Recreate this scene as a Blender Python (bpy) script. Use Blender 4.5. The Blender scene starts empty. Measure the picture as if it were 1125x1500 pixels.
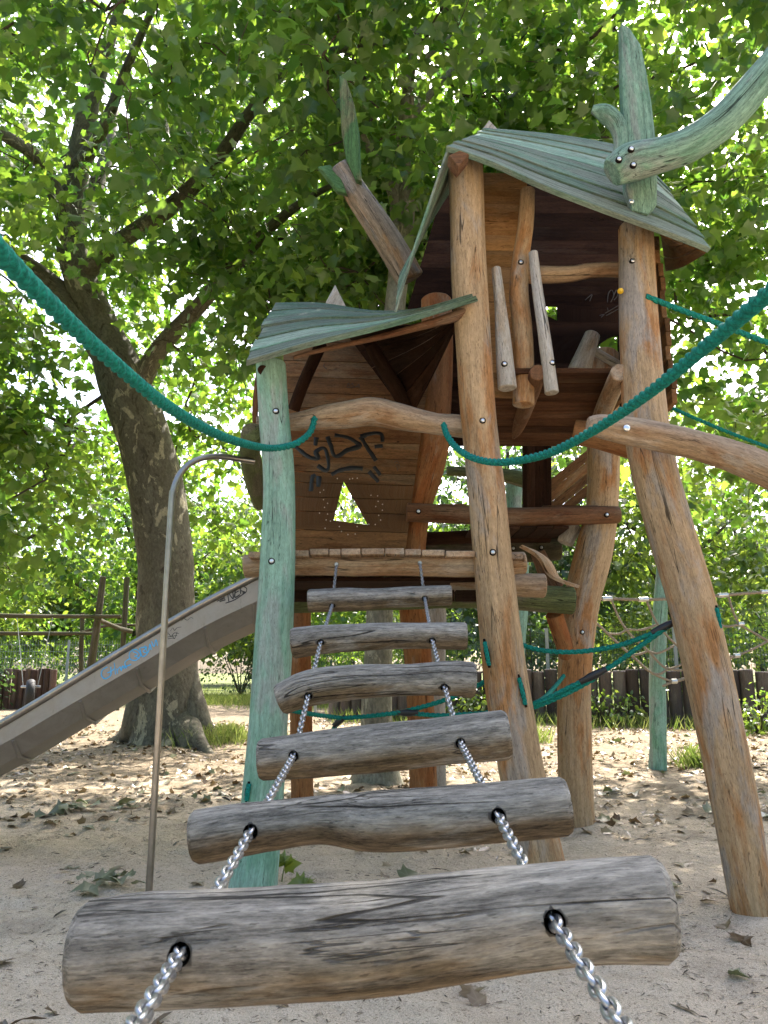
import bpy, math, random
import numpy as np
from mathutils import Vector, Matrix, noise as mnoise
random.seed(7); RNG = np.random.default_rng(11)
SC = bpy.context.scene; COL = SC.collection
# ------------------------------------------------------------------ camera model
CAMZ = 1.05; F = 1100.0; CX, CY = 562.5, 750.0
PITCH = math.atan((975-750)/F); cp, sp = math.cos(PITCH), math.sin(PITCH)
FWD = Vector((0, cp, sp)); UP = Vector((0, -sp, cp)); CAMP = Vector((0, 0, CAMZ))
def ray(px, py): return FWD + Vector((1, 0, 0))*((px-CX)/F) + UP*((CY-py)/F)
def P(px, py, Y):
    d = ray(px, py); return CAMP + d*(Y/d.y)
def PZ(px, py, Z): return CAMP + ray(px, py)*Z
def G(px, py, z=0.0):
    d = ray(px, py); return CAMP + d*((z-CAMZ)/d.z)
def RW(w, p): return 0.5*w*((p-CAMP).dot(FWD))/F
# ------------------------------------------------------------------ mesh builder
class MB:
    def __init__(s): s.v=[]; s.f=[]; s.g=[]; s.t=[]; s.m=[]; s.n=0
    def add(s, v, f, g=None, t=0.5, m=0):
        b = s.n
        s.v += [tuple(x) for x in v]; s.f += [tuple(i+b for i in q) for q in f]
        s.g += [tuple(x) for x in (g if g is not None else v)]
        s.t += [t]*len(v); s.m += [m]*len(f); s.n += len(v)
    def build(s, name, mats, parent=None, angle=38, bevel=0):
        me = bpy.data.meshes.new(name); me.from_pydata(s.v, [], s.f)
        a = me.attributes.new('gr', 'FLOAT_VECTOR', 'POINT'); a.data.foreach_set('vector', np.array(s.g, 'f').ravel())
        a = me.attributes.new('tint', 'FLOAT', 'POINT'); a.data.foreach_set('value', np.array(s.t, 'f'))
        if not isinstance(mats, (list, tuple)): mats = [mats]
        for m in mats: me.materials.append(m)
        me.polygons.foreach_set('material_index', np.array(s.m, 'i'))
        me.polygons.foreach_set('use_smooth', np.ones(len(s.f), bool))
        me.set_sharp_from_angle(angle=math.radians(angle)); me.update()
        o = bpy.data.objects.new(name, me); COL.objects.link(o)
        if parent: o.parent = parent; o.matrix_parent_inverse = Matrix.Translation(parent.location).inverted()
        if bevel:
            b = o.modifiers.new('bevel', 'BEVEL'); b.width = bevel; b.segments = 2; b.limit_method = 'ANGLE'; b.angle_limit = math.radians(50)
        return o
def empty(name, loc, label, cat, group=None, kind=None):
    o = bpy.data.objects.new(name, None); COL.objects.link(o); o.location = loc; o.empty_display_size = .1
    return tag(o, label, cat, group, kind)
def tag(o, label=None, cat=None, group=None, kind=None):
    if label: o['label'] = label
    if cat: o['category'] = cat
    if group: o['group'] = group
    if kind: o['kind'] = kind
    return o
def catmull(pts, sub):
    n = len(pts); out = []
    if n == 2: return [[a+(b-a)*k/sub for a, b in zip(pts[0], pts[1])] for k in range(sub+1)]
    for i in range(n-1):
        p0 = pts[max(i-1, 0)]; p1 = pts[i]; p2 = pts[i+1]; p3 = pts[min(i+2, n-1)]
        for k in range(sub):
            t = k/sub; t2 = t*t; t3 = t2*t
            out.append([.5*(2*b+(c-a)*t+(2*a-5*b+4*c-d)*t2+(3*b-a-3*c+d)*t3) for a, b, c, d in zip(p0, p1, p2, p3)])
    out.append(list(pts[-1])); return out
def frames(pts):
    n = len(pts); T = []
    for i in range(n):
        d = pts[min(i+1, n-1)]-pts[max(i-1, 0)]; T.append(d.normalized() if d.length > 1e-9 else Vector((0, 0, 1)))
    ref = Vector((0, 0, 1)) if abs(T[0].z) < .9 else Vector((1, 0, 0))
    N = (ref-T[0]*ref.dot(T[0])).normalized(); out = []
    for t in T:
        N = (N-t*N.dot(t)).normalized(); out.append((t, N, t.cross(N)))
    return out
def tube(mb, pts, rads, n=18, sub=5, bump=.06, freq=4.0, cap=True, t=.5, m=0, mcap=None, squash=1.0, edge=.1, hexy=0.0, capt=(0, 0)):
    q = catmull([list(p)+[r] for p, r in zip(pts, rads)], sub)
    pp = [Vector(x[:3]) for x in q]; rr = [max(x[3], 1e-4) for x in q]
    seed = Vector((random.random()*50, random.random()*50, random.random()*50))
    fr = frames(pp); s = 0; V = []; Gv = []; Fc = []
    rings = []
    for i in range(len(pp)):
        if i: s += (pp[i]-pp[i-1]).length
        rings.append((pp[i], rr[i], s, fr[i]))
    if cap:
        p, r, s0, f = rings[0]; e = edge*r
        tl = f[0]
        rings = [(p-f[0]*e, r*.9, s0-e, f)]+rings
        p, r, s1, f = rings[-1]; e = edge*r
        rings.append((p+f[0]*e, r*.9, s1+e, f))
    for (p, r, s_, (T, N, B)) in rings:
        for j in range(n):
            a = 2*math.pi*j/n; c, d = math.cos(a), math.sin(a)
            k = 1.0
            if bump:
                k += bump*mnoise.noise(Vector((c*1.1, d*1.1, s_*freq))+seed)+bump*.35*mnoise.noise(Vector((c*3, d*3, s_*freq*3))+seed)
            if hexy: k += hexy*math.cos(5*a+seed.x)
            V.append(p+(N*c+B*d*squash)*(r*k)); Gv.append((c*r+seed.x, d*r+seed.y, s_+seed.z))
    L = len(rings)
    for i in range(L-1):
        for j in range(n):
            j2 = (j+1) % n; Fc.append((i*n+j, i*n+j2, (i+1)*n+j2, (i+1)*n+j))
    mb.add(V, Fc, Gv, t, m)
    if cap:
        mc = m if mcap is None else mcap
        for ri, sg in ((0, -1), (L-1, 1)):
            p, r, s_, (T, N, B) = rings[ri]
            ringv = V[ri*n:(ri+1)*n]; rg = Gv[ri*n:(ri+1)*n]
            cen = sum(ringv, Vector())/n
            vv = list(ringv)+[cen+(v-cen)*.5 for v in ringv]+[cen]
            gg = list(rg)+[((a[0]-seed.x)*.5+seed.x, (a[1]-seed.y)*.5+seed.y, a[2]) for a in rg]+[(seed.x, seed.y, rg[0][2])]
            ff = []
            for j in range(n):
                j2 = (j+1) % n
                a_, b_ = (j, j2) if sg > 0 else (j2, j)
                ff.append((a_, b_, n+b_, n+a_)); ff.append((n+a_, n+b_, 2*n))
            mb.add(vv, ff, gg, t, mc)
def wlog(mb, spec, **k):       # spec: (px, py, Y, width in px)
    pts = [P(a, b, c) for a, b, c, w in spec]; tube(mb, pts, [RW(w, p) for (a, b, c, w), p in zip(spec, pts)], **k)
    return pts
def slab(mb, c8, t=.5, m=0, axis=None):
    """hexahedron from 8 corners: 0-3 near loop, 4-7 far loop; grain along 0->1"""
    c = [Vector(x) for x in c8]
    L = (c[1]-c[0]).normalized(); W = (c[3]-c[0]); W = (W-L*W.dot(L)).normalized(); H = L.cross(W)
    o = Vector((random.random()*40, random.random()*40, random.random()*40))
    g = [((x-c[0]).dot(W)+o.x, (x-c[0]).dot(H)+o.y, (x-c[0]).dot(L)+o.z) for x in c]
    f = [(0, 1, 2, 3), (7, 6, 5, 4), (0, 4, 5, 1), (1, 5, 6, 2), (2, 6, 7, 3), (3, 7, 4, 0)]
    if (c[1]-c[0]).cross(c[3]-c[0]).dot(c[4]-c[0]) > 0: f = [tuple(reversed(q)) for q in f]
    mb.add(c, f, g, t, m)
def board(mb, p0, p1, wdir, w, tdir, th, **k):
    p0, p1 = Vector(p0), Vector(p1); wd = Vector(wdir).normalized()*w; td = Vector(tdir).normalized()*th
    slab(mb, [p0, p1, p1+wd, p0+wd, p0+td, p1+td, p1+wd+td, p0+wd+td], **k)
def ruled(mb, A, B, n, th, lift=0.0, gap=.003, su=10, flip=False, trand=.25, ends=.0, m=0, vr=None, jit=0.0):
    """planks running along curves A->B side (each plank follows u), stacked from curve A (v=0) to curve B (v=1)"""
    A = catmull([list(x) for x in A], max(1, su//(len(A)-1))); B = catmull([list(x) for x in B], max(1, su//(len(B)-1)))
    A = [Vector(x) for x in A]; B = [Vector(x) for x in B]; M = len(A)
    assert len(B) == M
    if vr is None:
        vr = [0.0]
        for i in range(n): vr.append(vr[-1]+random.uniform(.75, 1.25))
        vr = [x/vr[-1] for x in vr]
    for j in range(n):
        v0, v1 = vr[j], vr[j+1]; V = []; Gv = []; o = Vector((random.random()*40, random.random()*40, random.random()*40))
        jz = random.uniform(-jit, jit); e0 = random.uniform(0, ends); e1 = random.uniform(0, ends)
        s = 0; last = None
        for i in range(M):
            a, b = A[i], B[i]; i2, i1 = min(i+1, M-1), max(i-1, 0)
            du = (A[i2]-A[i1])*.5+(B[i2]-B[i1])*.5; w = b-a; nn = du.cross(w)
            if nn.length < 1e-9: nn = Vector((0, 0, 1))
            nn.normalize()
            if flip: nn = -nn
            g = gap/max(w.length, 1e-3)
            x0 = a+w*(v0+g*.5); x1 = a+w*(v1-g*.5)
            if i == 0: x0 = x0-du.normalized()*e0; x1 = x1-du.normalized()*e0
            if i == M-1: x0 = x0+du.normalized()*e1; x1 = x1+du.normalized()*e1
            if lift or jit: x0 = x0+nn*(lift+jz); x1 = x1+nn*jz
            mid = (x0+x1)/2
            if last is not None: s += (mid-last).length
            last = mid
            ww = (x1-x0).length
            V += [x0, x1, x1+nn*th, x0+nn*th]
            Gv += [(o.x, o.y, s+o.z), (o.x+ww, o.y, s+o.z), (o.x+ww, o.y+th, s+o.z), (o.x, o.y+th, s+o.z)]
        Fc = []
        for i in range(M-1):
            for k in range(4):
                k2 = (k+1) % 4; q = (i*4+k, i*4+k2, (i+1)*4+k2, (i+1)*4+k); Fc.append(q if not flip else tuple(reversed(q)))
        Fc += [(3, 2, 1, 0), ((M-1)*4, (M-1)*4+1, (M-1)*4+2, (M-1)*4+3)] if not flip else [(0, 1, 2, 3), ((M-1)*4+3, (M-1)*4+2, (M-1)*4+1, (M-1)*4)]
        mb.add(V, Fc, Gv, .5+random.uniform(-trand, trand), m)
def prism(mb, outline, nrm, th, t=.5, m=0, taper=.82, gdir=None):
    """solid from a planar outline, with chamfered rim, centred on its plane"""
    o = [Vector(x) for x in outline]; nrm = Vector(nrm).normalized(); c = sum(o, Vector())/len(o); n = len(o)
    V = []
    for k, s in ((-.5, taper), (-.32, 1), (.32, 1), (.5, taper)):
        V += [c+(x-c)*s+nrm*(th*k) for x in o]
    gd = Vector(gdir).normalized() if gdir else (o[len(o)//2]-o[0]).normalized()
    wd = gd.cross(nrm); of = Vector((random.random()*40, random.random()*40, random.random()*40))
    g = [((x-c).dot(wd)+of.x, (x-c).dot(nrm)+of.y, (x-c).dot(gd)+of.z) for x in V]
    f = []
    for r in range(3):
        for j in range(n):
            j2 = (j+1) % n; f.append((r*n+j, r*n+j2, (r+1)*n+j2, (r+1)*n+j))
    f.append(tuple(reversed(range(n)))); f.append(tuple(3*n+j for j in range(n)))
    # orientation
    a = (o[1]-o[0]).cross(o[2]-o[1])
    area = Vector()
    for j in range(n): area += (o[j]-c).cross(o[(j+1) % n]-c)
    if area.dot(nrm) < 0: f = [tuple(reversed(q)) for q in f]
    mb.add(V, f, g, t, m)
def boolean_cut(o, cutters):
    mb = MB()
    for (c, d, r, L) in cutters:
        if callable(r): r(mb); continue
        tube(mb, [c-d*L/2, c+d*L/2], [r, r], n=14, sub=1, bump=0, edge=.01)
    cut = mb.build('cutter', M['hole']); md = o.modifiers.new('cut', 'BOOLEAN'); md.object = cut; md.operation = 'DIFFERENCE'; md.solver = 'EXACT'
    try: md.material_mode = 'TRANSFER'
    except Exception: pass
    dg = bpy.context.evaluated_depsgraph_get(); me = bpy.data.meshes.new_from_object(o.evaluated_get(dg))
    old = o.data; o.modifiers.remove(md); o.data = me; me.name = old.name+'_cut'
    me.set_sharp_from_angle(angle=math.radians(38))
    bpy.data.objects.remove(cut)
# ------------------------------------------------------------------ materials
M = {}
def newmat(name):
    m = bpy.data.materials.new(name); m.use_nodes = True; nt = m.node_tree; nt.nodes.clear()
    out = nt.nodes.new('ShaderNodeOutputMaterial'); M[name] = m; return m, nt, out
class NT:
    def __init__(s, nt): s.nt = nt
    def n(s, typ, **k):
        d = s.nt.nodes.new(typ)
        for a, v in k.items(): setattr(d, a, v)
        return d
    def lk(s, a, b): s.nt.links.new(a, b)
    def put(s, sock, v):
        if hasattr(v, 'is_output') or isinstance(v, bpy.types.NodeSocket): s.lk(v, sock)
        else: sock.default_value = v
    def attr(s, name, out='Vector'): d = s.n('ShaderNodeAttribute', attribute_name=name); return d.outputs[out]
    def vm(s, op, a, b):
        d = s.n('ShaderNodeVectorMath', operation=op); s.put(d.inputs[0], a); s.put(d.inputs[1], b); return d.outputs[0]
    def ma(s, op, a, b=0.0, clamp=False):
        d = s.n('ShaderNodeMath', operation=op, use_clamp=clamp); s.put(d.inputs[0], a); s.put(d.inputs[1], b); return d.outputs[0]
    def noise(s, v, scale, detail=4, rough=.6, dist=0.0, out='Fac'):
        d = s.n('ShaderNodeTexNoise'); s.put(d.inputs['Vector'], v); d.inputs['Scale'].default_value = scale
        d.inputs['Detail'].default_value = detail; d.inputs['Roughness'].default_value = rough; d.inputs['Distortion'].default_value = dist
        return d.outputs[out]
    def step(s, x, a, b, lo=0.0, hi=1.0):
        d = s.n('ShaderNodeMapRange'); d.interpolation_type = 'SMOOTHSTEP'; s.put(d.inputs[0], x)
        for i, v in zip((1, 2, 3, 4), (a, b, lo, hi)): d.inputs[i].default_value = v
        return d.outputs[0]
    def mix(s, f, a, b, mode='MIX'):
        d = s.n('ShaderNodeMix', data_type='RGBA', blend_type=mode); s.put(d.inputs[0], f)
        for so, v in ((d.inputs[6], a), (d.inputs[7], b)):
            if isinstance(v, (tuple, list)): so.default_value = (*v[:3], 1)
            else: s.lk(v, so)
        return d.outputs[2]
    def grey(s, x):
        d = s.n('ShaderNodeCombineColor'); [s.lk(x, d.inputs[i]) for i in range(3)]; return d.outputs[0]
    def bsdf(s, col, rough=.7, metal=0.0, spec=.3, bump=None, strength=.4, dist=.003):
        d = s.n('ShaderNodeBsdfPrincipled'); 
        if isinstance(col, (tuple, list)): d.inputs['Base Color'].default_value = (*col[:3], 1)
        else: s.lk(col, d.inputs['Base Color'])
        s.put(d.inputs['Roughness'], rough); d.inputs['Metallic'].default_value = metal
        d.inputs['Specular IOR Level'].default_value = spec
        if bump is not None:
            b = s.n('ShaderNodeBump'); b.inputs['Strength'].default_value = strength; b.inputs['Distance'].default_value = dist
            s.lk(bump, b.inputs['Height']); s.lk(b.outputs[0], d.inputs['Normal'])
        return d.outputs[0]
def wood(name, base, alt, grey, alt_r=(.5, .62), grey_r=(.5, .62), crack=.8, contrast=.35, pscale=9, top=None, rough=.85, bump=.5, spec=.18, crackr=.018):
    m, nt, out = newmat(name); s = NT(nt); gr = s.attr('gr'); tint = s.attr('tint', 'Fac')
    g1 = s.vm('MULTIPLY', gr, (1, 1, .045)); g2 = s.vm('MULTIPLY', gr, (1, 1, .3)); g3 = s.vm('ADD', g2, (7.3, 3.1, 9.7))
    fine = s.noise(s.vm('MULTIPLY', gr, (1, 1, .11)), 260, 6, .8); med = s.noise(g1, 42, 4, .6)
    pa = s.noise(g2, pscale, 5, .62, .4); pb = s.noise(g3, pscale*.8, 5, .62, .4)
    col = s.mix(s.step(pa, *alt_r), base, alt); gm = s.step(pb, *grey_r)
    if top:
        nz = s.n('ShaderNodeSeparateXYZ'); s.lk(s.n('ShaderNodeNewGeometry').outputs['Normal'], nz.inputs[0])
        tz = s.step(s.ma('ADD', nz.outputs[2], s.ma('MULTIPLY', s.ma('SUBTRACT', pb, .5), 1.2)), -.45, .15)
        gm = s.ma('MAXIMUM', gm, s.ma('MULTIPLY', tz, top))
    col = s.mix(gm, col, grey)
    k = s.ma('ADD', s.step(fine, .25, .75, 1-contrast, 1+contrast), s.step(med, .3, .7, -contrast*.75, contrast*.75))
    k = s.ma('MULTIPLY', k, s.step(tint, 0, 1, .6, 1.4))
    # fine dark specks and drying cracks along the grain
    cr = s.noise(s.vm('MULTIPLY', gr, (1, 1, .035)), 20, 2, .45, .2); cm = s.noise(g3, 5, 2, .5)
    d = s.ma('ABSOLUTE', s.ma('SUBTRACT', cr, .5)); cl = s.ma('MULTIPLY', s.step(d, crackr*.2, crackr*.6, 1, 0), s.step(cm, .50, .57))
    cr2 = s.noise(s.vm('MULTIPLY', g3, (1, 1, .2)), 48, 3, .5, .3); d2 = s.ma('ABSOLUTE', s.ma('SUBTRACT', cr2, .5)); cl = s.ma('MAXIMUM', cl, s.ma('MULTIPLY', s.step(d2, .004, .016, .75, 0), s.step(s.noise(g2, 13, 2, .5), .56, .63)))
    k = s.ma('MULTIPLY', k, s.ma('SUBTRACT', 1, s.ma('MULTIPLY', cl, crack)))
    spk = s.step(s.noise(s.vm('MULTIPLY', gr, (1, 1, .16)), 300, 2, .5), .60, .70, 1, .55); k = s.ma('MULTIPLY', k, spk)
    fl = s.noise(s.vm('MULTIPLY', gr, (1, 1, .28)), 75, 5, .7); k = s.ma('MULTIPLY', k, s.step(fl, .3, .72, 1-contrast*.55, 1+contrast*.6))
    col = s.mix(1.0, col, s.grey(k), 'MULTIPLY')
    h = s.ma('SUBTRACT', s.ma('ADD', s.ma('MULTIPLY', fine, .5), med), s.ma('MULTIPLY', cl, 2.5))
    nt.links.new(s.bsdf(col, rough, 0, spec, h, bump, .0035), out.inputs[0]); return m
wood('weathered_rung', (0.133,0.100,0.065), (0.101,0.077,0.046), (0.220,0.205,0.179), grey_r=(.5,.64), top=.92, contrast=.5, pscale=12, crackr=.02, bump=.9)
wood('post_wood', (.385,.265,.15), (.335,.165,.065), (.315,.265,.215), alt_r=(.48,.64), grey_r=(.52,.64), contrast=.26, pscale=6, crackr=.013, crack=.75)
wood('orange_wood', (0.272,0.130,0.053), (0.240,0.090,0.030), (0.288,0.202,0.132), alt_r=(.46,.6), grey_r=(.58,.7), contrast=.2, pscale=7, crackr=.014)
wood('rail_wood', (0.319,0.216,0.129), (0.251,0.144,0.075), (0.350,0.281,0.211), contrast=.28, pscale=10, top=.5)
wood('picket_wood', (0.374,0.340,0.289), (0.323,0.264,0.196), (0.391,0.374,0.348), contrast=.22, pscale=9)
wood('brown_log', (0.152,0.076,0.038), (0.120,0.050,0.024), (0.176,0.112,0.072), contrast=.25, pscale=8)
wood('brown_plank', (0.170,0.088,0.036), (0.125,0.057,0.022), (0.179,0.115,0.060), contrast=.25, pscale=6, crackr=.008)
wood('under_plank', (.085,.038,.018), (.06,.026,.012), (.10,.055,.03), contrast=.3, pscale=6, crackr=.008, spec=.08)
wood('green_blade', (.055,.12,.045), (.075,.15,.06), (.11,.12,.06), contrast=.35, pscale=8, crackr=.03)
wood('grey_limb', (.21,.165,.12), (.23,.145,.08), (.19,.18,.172), contrast=.35, pscale=8, crackr=.02)
wood('green_horn', (.165,.265,.195), (.12,.22,.15), (.20,.24,.20), contrast=.36, pscale=8, crackr=.014)
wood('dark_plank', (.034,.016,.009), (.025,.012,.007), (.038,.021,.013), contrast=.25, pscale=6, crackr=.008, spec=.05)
wood('honey_plank', (0.400,0.220,0.090), (0.330,0.170,0.065), (0.360,0.220,0.110), contrast=.2, pscale=6, crackr=.008)
wood('green_post', (.225,.365,.28), (.155,.305,.21), (.27,.325,.28), alt_r=(.48,.64), grey_r=(.49,.63), contrast=.24, pscale=9, crackr=.01)
wood('green_roof', (0.164,0.250,0.178), (0.120,0.209,0.136), (0.196,0.230,0.178), alt_r=(.45,.62), grey_r=(.40,.58), contrast=.36, pscale=7, crackr=.012)
wood('green_moss', (.095,.11,.045), (.12,.14,.055), (.13,.12,.075), contrast=.3, pscale=8)
wood('old_timber', (0.072,0.063,0.036), (0.054,0.060,0.027), (0.084,0.072,0.054), contrast=.3, pscale=8)
wood('palisade_log_plastic', (0.083,0.064,0.061), (0.098,0.070,0.061), (0.128,0.105,0.095), contrast=.18, pscale=4, crack=.2, rough=.6)
wood('palisade_log_brown', (.10,.06,.05), (.115,.075,.06), (.13,.10,.085), contrast=.18, pscale=4, crack=.2, rough=.7)
def simple(name, col, rough=.6, metal=0.0, spec=.4, nscale=None, amp=.2, bump=None):
    m, nt, out = newmat(name); s = NT(nt); c = col; h = None
    if nscale:
        tc = s.n('ShaderNodeTexCoord').outputs['Object']; nz = s.noise(tc, nscale, 4, .6); h = nz
        c = s.mix(1.0, col, s.grey(s.step(nz, .25, .75, 1-amp, 1+amp)), 'MULTIPLY')
    nt.links.new(s.bsdf(c, rough, metal, spec, h if bump else None, bump or 0, .002), out.inputs[0]); return m
simple('hole', (.012,.009,.007), .95, 0, .1)
simple('galvanised', (.40,.41,.43), .36, 1.0, .5, 60, .25)
simple('steel_pole', (.33,.30,.265), .32, 1.0, .5, 14, .15)
simple('bolt_steel', (.75,.75,.74), .3, 1.0)
simple('rope_green', (.008,.165,.13), .85, 0, .2, 130, .5, .5)
simple('rope_tan', (.30,.24,.17), .85, 0, .2, 150, .25)
simple('black_plastic', (.012,.012,.013), .4, 0, .5)
simple('tyre_rubber', (.018,.018,.019), .65, 0, .4, 30, .3)
simple('fence_green', (.035,.085,.065), .5, 0, .4)
simple('fence_grey', (.34,.36,.37), .5, .3, .4)
simple('spray_black', (.008,.008,.008), .35, 0, .5)
simple('marker_black', (.02,.02,.022), .5, 0, .4)
simple('marker_blue', (.05,.42,.80), .5, 0, .4)
simple('faded_chalk', (.085,.075,.065), .9, 0, .1)
simple('chalk_white', (.55,.47,.38), .9, 0, .1)
simple('yellow_knob', (.75,.45,.02), .4, 0, .5)
simple('aluminium', (.62,.62,.60), .4, .9)
def slidemat():
    m, nt, out = newmat('slide_steel'); s = NT(nt); tc = s.n('ShaderNodeTexCoord').outputs['Object']
    a = s.noise(tc, 6, 6, .7, .6); b = s.noise(s.vm('MULTIPLY', tc, (1, 1, .2)), 40, 4, .7)
    col = s.mix(s.step(a, .35, .7), (.27,.25,.225), (.36,.335,.30)); col = s.mix(s.step(b, .6, .75, 0, .5), col  , (.13,.12,.11))
    nt.links.new(s.bsdf(col, s.step(a, .3, .7, .42, .6), .75, .5), out.inputs[0])
slidemat()
def barkmat(name, cols, sc=5.0, moss=0.0):
    m, nt, out = newmat(name); s = NT(nt); gr = s.attr('gr'); g = s.vm('MULTIPLY', gr, (1, 1, .55))
    a = s.noise(g, sc, 5, .6, .8); b = s.noise(s.vm('ADD', g, (3.3, 9, 1)), sc*1.7, 5, .65, .8); c = s.noise(g, sc*9, 4, .7); e = s.noise(s.vm('ADD', g, (13, 2, 7)), sc*.35, 3, .5)
    col = s.mix(s.step(a, .52, .55), cols[0], cols[1]); col = s.mix(s.ma('MULTIPLY', s.step(b, .56, .585), s.step(e, .45, .56)), col, cols[2]); col = s.mix(s.step(b, .40, .37), col, cols[3])
    col = s.mix(1.0, col, s.grey(s.step(c, .25, .75, .65, 1.3)), 'MULTIPLY')
    nt.links.new(s.bsdf(col, .85, 0, .2, s.ma('ADD', s.step(b, .57, .6, 1, 0), s.ma('MULTIPLY', c, .7)), .6, .012), out.inputs[0])
barkmat('plane_bark', ((.12,.105,.075), (.145,.13,.093), (.33,.29,.20), (.075,.062,.045)), 3.6)
barkmat('pale_bark', ((.17,.16,.115), (.21,.20,.145), (.30,.28,.20), (.13,.12,.085)), 3.6)
barkmat('dark_bark', ((.075,.06,.045), (.10,.085,.06), (.12,.105,.08), (.04,.033,.026)), 7)
barkmat('twig_bark', ((.07,.055,.04), (.09,.07,.05), (.10,.085,.06), (.05,.04,.03)), 9)
def leafmat(name, dark, mid, light, trans, tf=.5, gloss=.35):
    m, nt, out = newmat(name); s = NT(nt); t = s.attr('tint', 'Fac')
    col = s.mix(s.step(t, 0, .55), dark, mid); col = s.mix(s.step(t, .6, 1), col, light)
    vn = s.attr('vein', 'Fac'); vp = s.ma('POWER', vn, 7.0); col = s.mix(s.ma('MULTIPLY', vp, .5), col, light)
    d = s.bsdf(col, .30, 0, gloss*2); tr = s.n('ShaderNodeBsdfTranslucent'); tcol = s.mix(s.step(t, .1, .95), trans[0], trans[1]); s.lk(tcol, tr.inputs[0])
    mx = s.n('ShaderNodeMixShader'); mx.inputs[0].default_value = tf; s.lk(d, mx.inputs[1]); s.lk(tr.outputs[0], mx.inputs[2]); s.lk(mx.outputs[0], out.inputs[0])
leafmat('plane_leaf', (.046,.10,.034), (.072,.135,.042), (.125,.19,.08), ((.12,.28,.025), (.36,.52,.05)), .56)
leafmat('shrub_leaf', (.04,.085,.025), (.07,.12,.03), (.11,.16,.045), ((.16,.28,.03), (.40,.50,.06)))
leafmat('dark_leaf', (.018,.045,.018), (.03,.065,.024), (.06,.10,.035), ((.06,.13,.02), (.16,.27,.04)), .35)
leafmat('grass_blade', (.07,.11,.03), (.11,.16,.045), (.22,.22,.09), ((.22,.32,.05), (.42,.46,.12)), .4, .2)
leafmat('dry_leaf', (.10,.06,.03), (.20,.135,.075), (.30,.235,.14), ((.10,.06,.02), (.2,.14,.06)), .2, .15)
leafmat('fallen_green_leaf', (.16,.165,.09), (.22,.22,.13), (.32,.29,.19), ((.08,.12,.03), (.14,.18,.06)), .2, .2)
leafmat('twig_bit', (.035,.024,.016), (.08,.055,.036), (.17,.125,.085), ((.03,.02,.01), (.05,.03,.02)), .05, .1)
def groundmat():
    m, nt, out = newmat('sand'); s = NT(nt); pos = s.n('ShaderNodeNewGeometry').outputs['Position']
    xyz = s.n('ShaderNodeSeparateXYZ'); s.lk(pos, xyz.inputs[0]); y = xyz.outputs[1]
    a = s.noise(pos, 1.1, 5, .6); b = s.noise(pos, 9, 5, .65); c = s.noise(pos, 260, 3, .6); e = s.noise(pos, 45, 4, .7); w = s.noise(pos, .35, 4, .6)
    col = s.mix(s.step(b, .3, .7), (.54,.43,.31), (.64,.52,.385)); col = s.mix(s.step(a, .55, .72, 0, .6), col, (.33,.26,.19))
    soil = s.step(s.ma('ADD', s.ma('MULTIPLY', y, .125), s.ma('MULTIPLY', s.ma('SUBTRACT', a, .5), 1.6)), .62, 1.02)
    soilc = s.mix(s.step(b, .35, .65), (.15,.115,.075), (.27,.215,.15)); col = s.mix(s.ma('MULTIPLY', soil, .9), col, soilc)
    col = s.mix(s.step(e, .57, .67, 0, .45), col, (.21,.145,.09))
    sp2 = s.noise(s.vm('MULTIPLY', pos, (1, 1.6, 1)), 95, 2, .5); col = s.mix(s.ma('MULTIPLY', s.step(sp2, .60, .66), s.step(e, .38, .55, .15, .8)), col, (.13,.09,.055))
    far = s.step(s.ma('ADD', y, s.ma('MULTIPLY', s.ma('SUBTRACT', w, .5), 6)), 19.5, 21.5); col = s.mix(far, col, s.mix(s.step(b, .3, .7), (.10,.14,.04), (.20,.21,.08)))
    col = s.mix(1.0, col, s.grey(s.step(c, .25, .75, .7, 1.3)), 'MULTIPLY')
    h = s.ma('ADD', s.ma('ADD', s.ma('MULTIPLY', b, 2.2), s.ma('MULTIPLY', e, .9)), s.ma('MULTIPLY', c, .25))
    nt.links.new(s.bsdf(col, .95, 0, .1, h, .8, .022), out.inputs[0])
groundmat()
# ------------------------------------------------------------------ ground
def gz(x, y):
    h = .035*mnoise.noise(Vector((x*.6, y*.6, 1.7)))+.022*mnoise.noise(Vector((x*1.9, y*1.9, 5.1)))
    if y < 9: h += .024*mnoise.noise(Vector((x*4.2, y*4.2, 2.2)))+.012*mnoise.noise(Vector((x*11, y*11, 8.2)))
    for bx, by in ((-.60, 3.56), (.79, 3.82), (1.67, 3.45), (1.31, 5.2), (.28, 5.3), (-1.08, 3.45)): h += .05*math.exp(-((x-bx)**2+(y-by)**2)/.05)
    if y < 11:
        for (fx, fy, c, q, d) in DIMPLES.get((int(x//.5), int(y//.5)), ()):
            u = (x-fx)*c+(y-fy)*q; v = -(x-fx)*q+(y-fy)*c; e = (u/.13)**2+(v/.055)**2
            if e < 6: h += d*(-math.exp(-e)+.45*math.exp(-(math.sqrt(e)-1.5)**2*3))
    return h
DIMPLES = {}
for _ in range(230):
    fx, fy, a_, d_ = random.uniform(-4.5, 4.5), random.uniform(1.2, 10), random.uniform(0, 6.3), random.uniform(.008, .03)
    for i in range(int((fx-.4)//.5), int((fx+.4)//.5)+1):
        for j in range(int((fy-.4)//.5), int((fy+.4)//.5)+1): DIMPLES.setdefault((i, j), []).append((fx, fy, math.cos(a_), math.sin(a_), d_))
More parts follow.
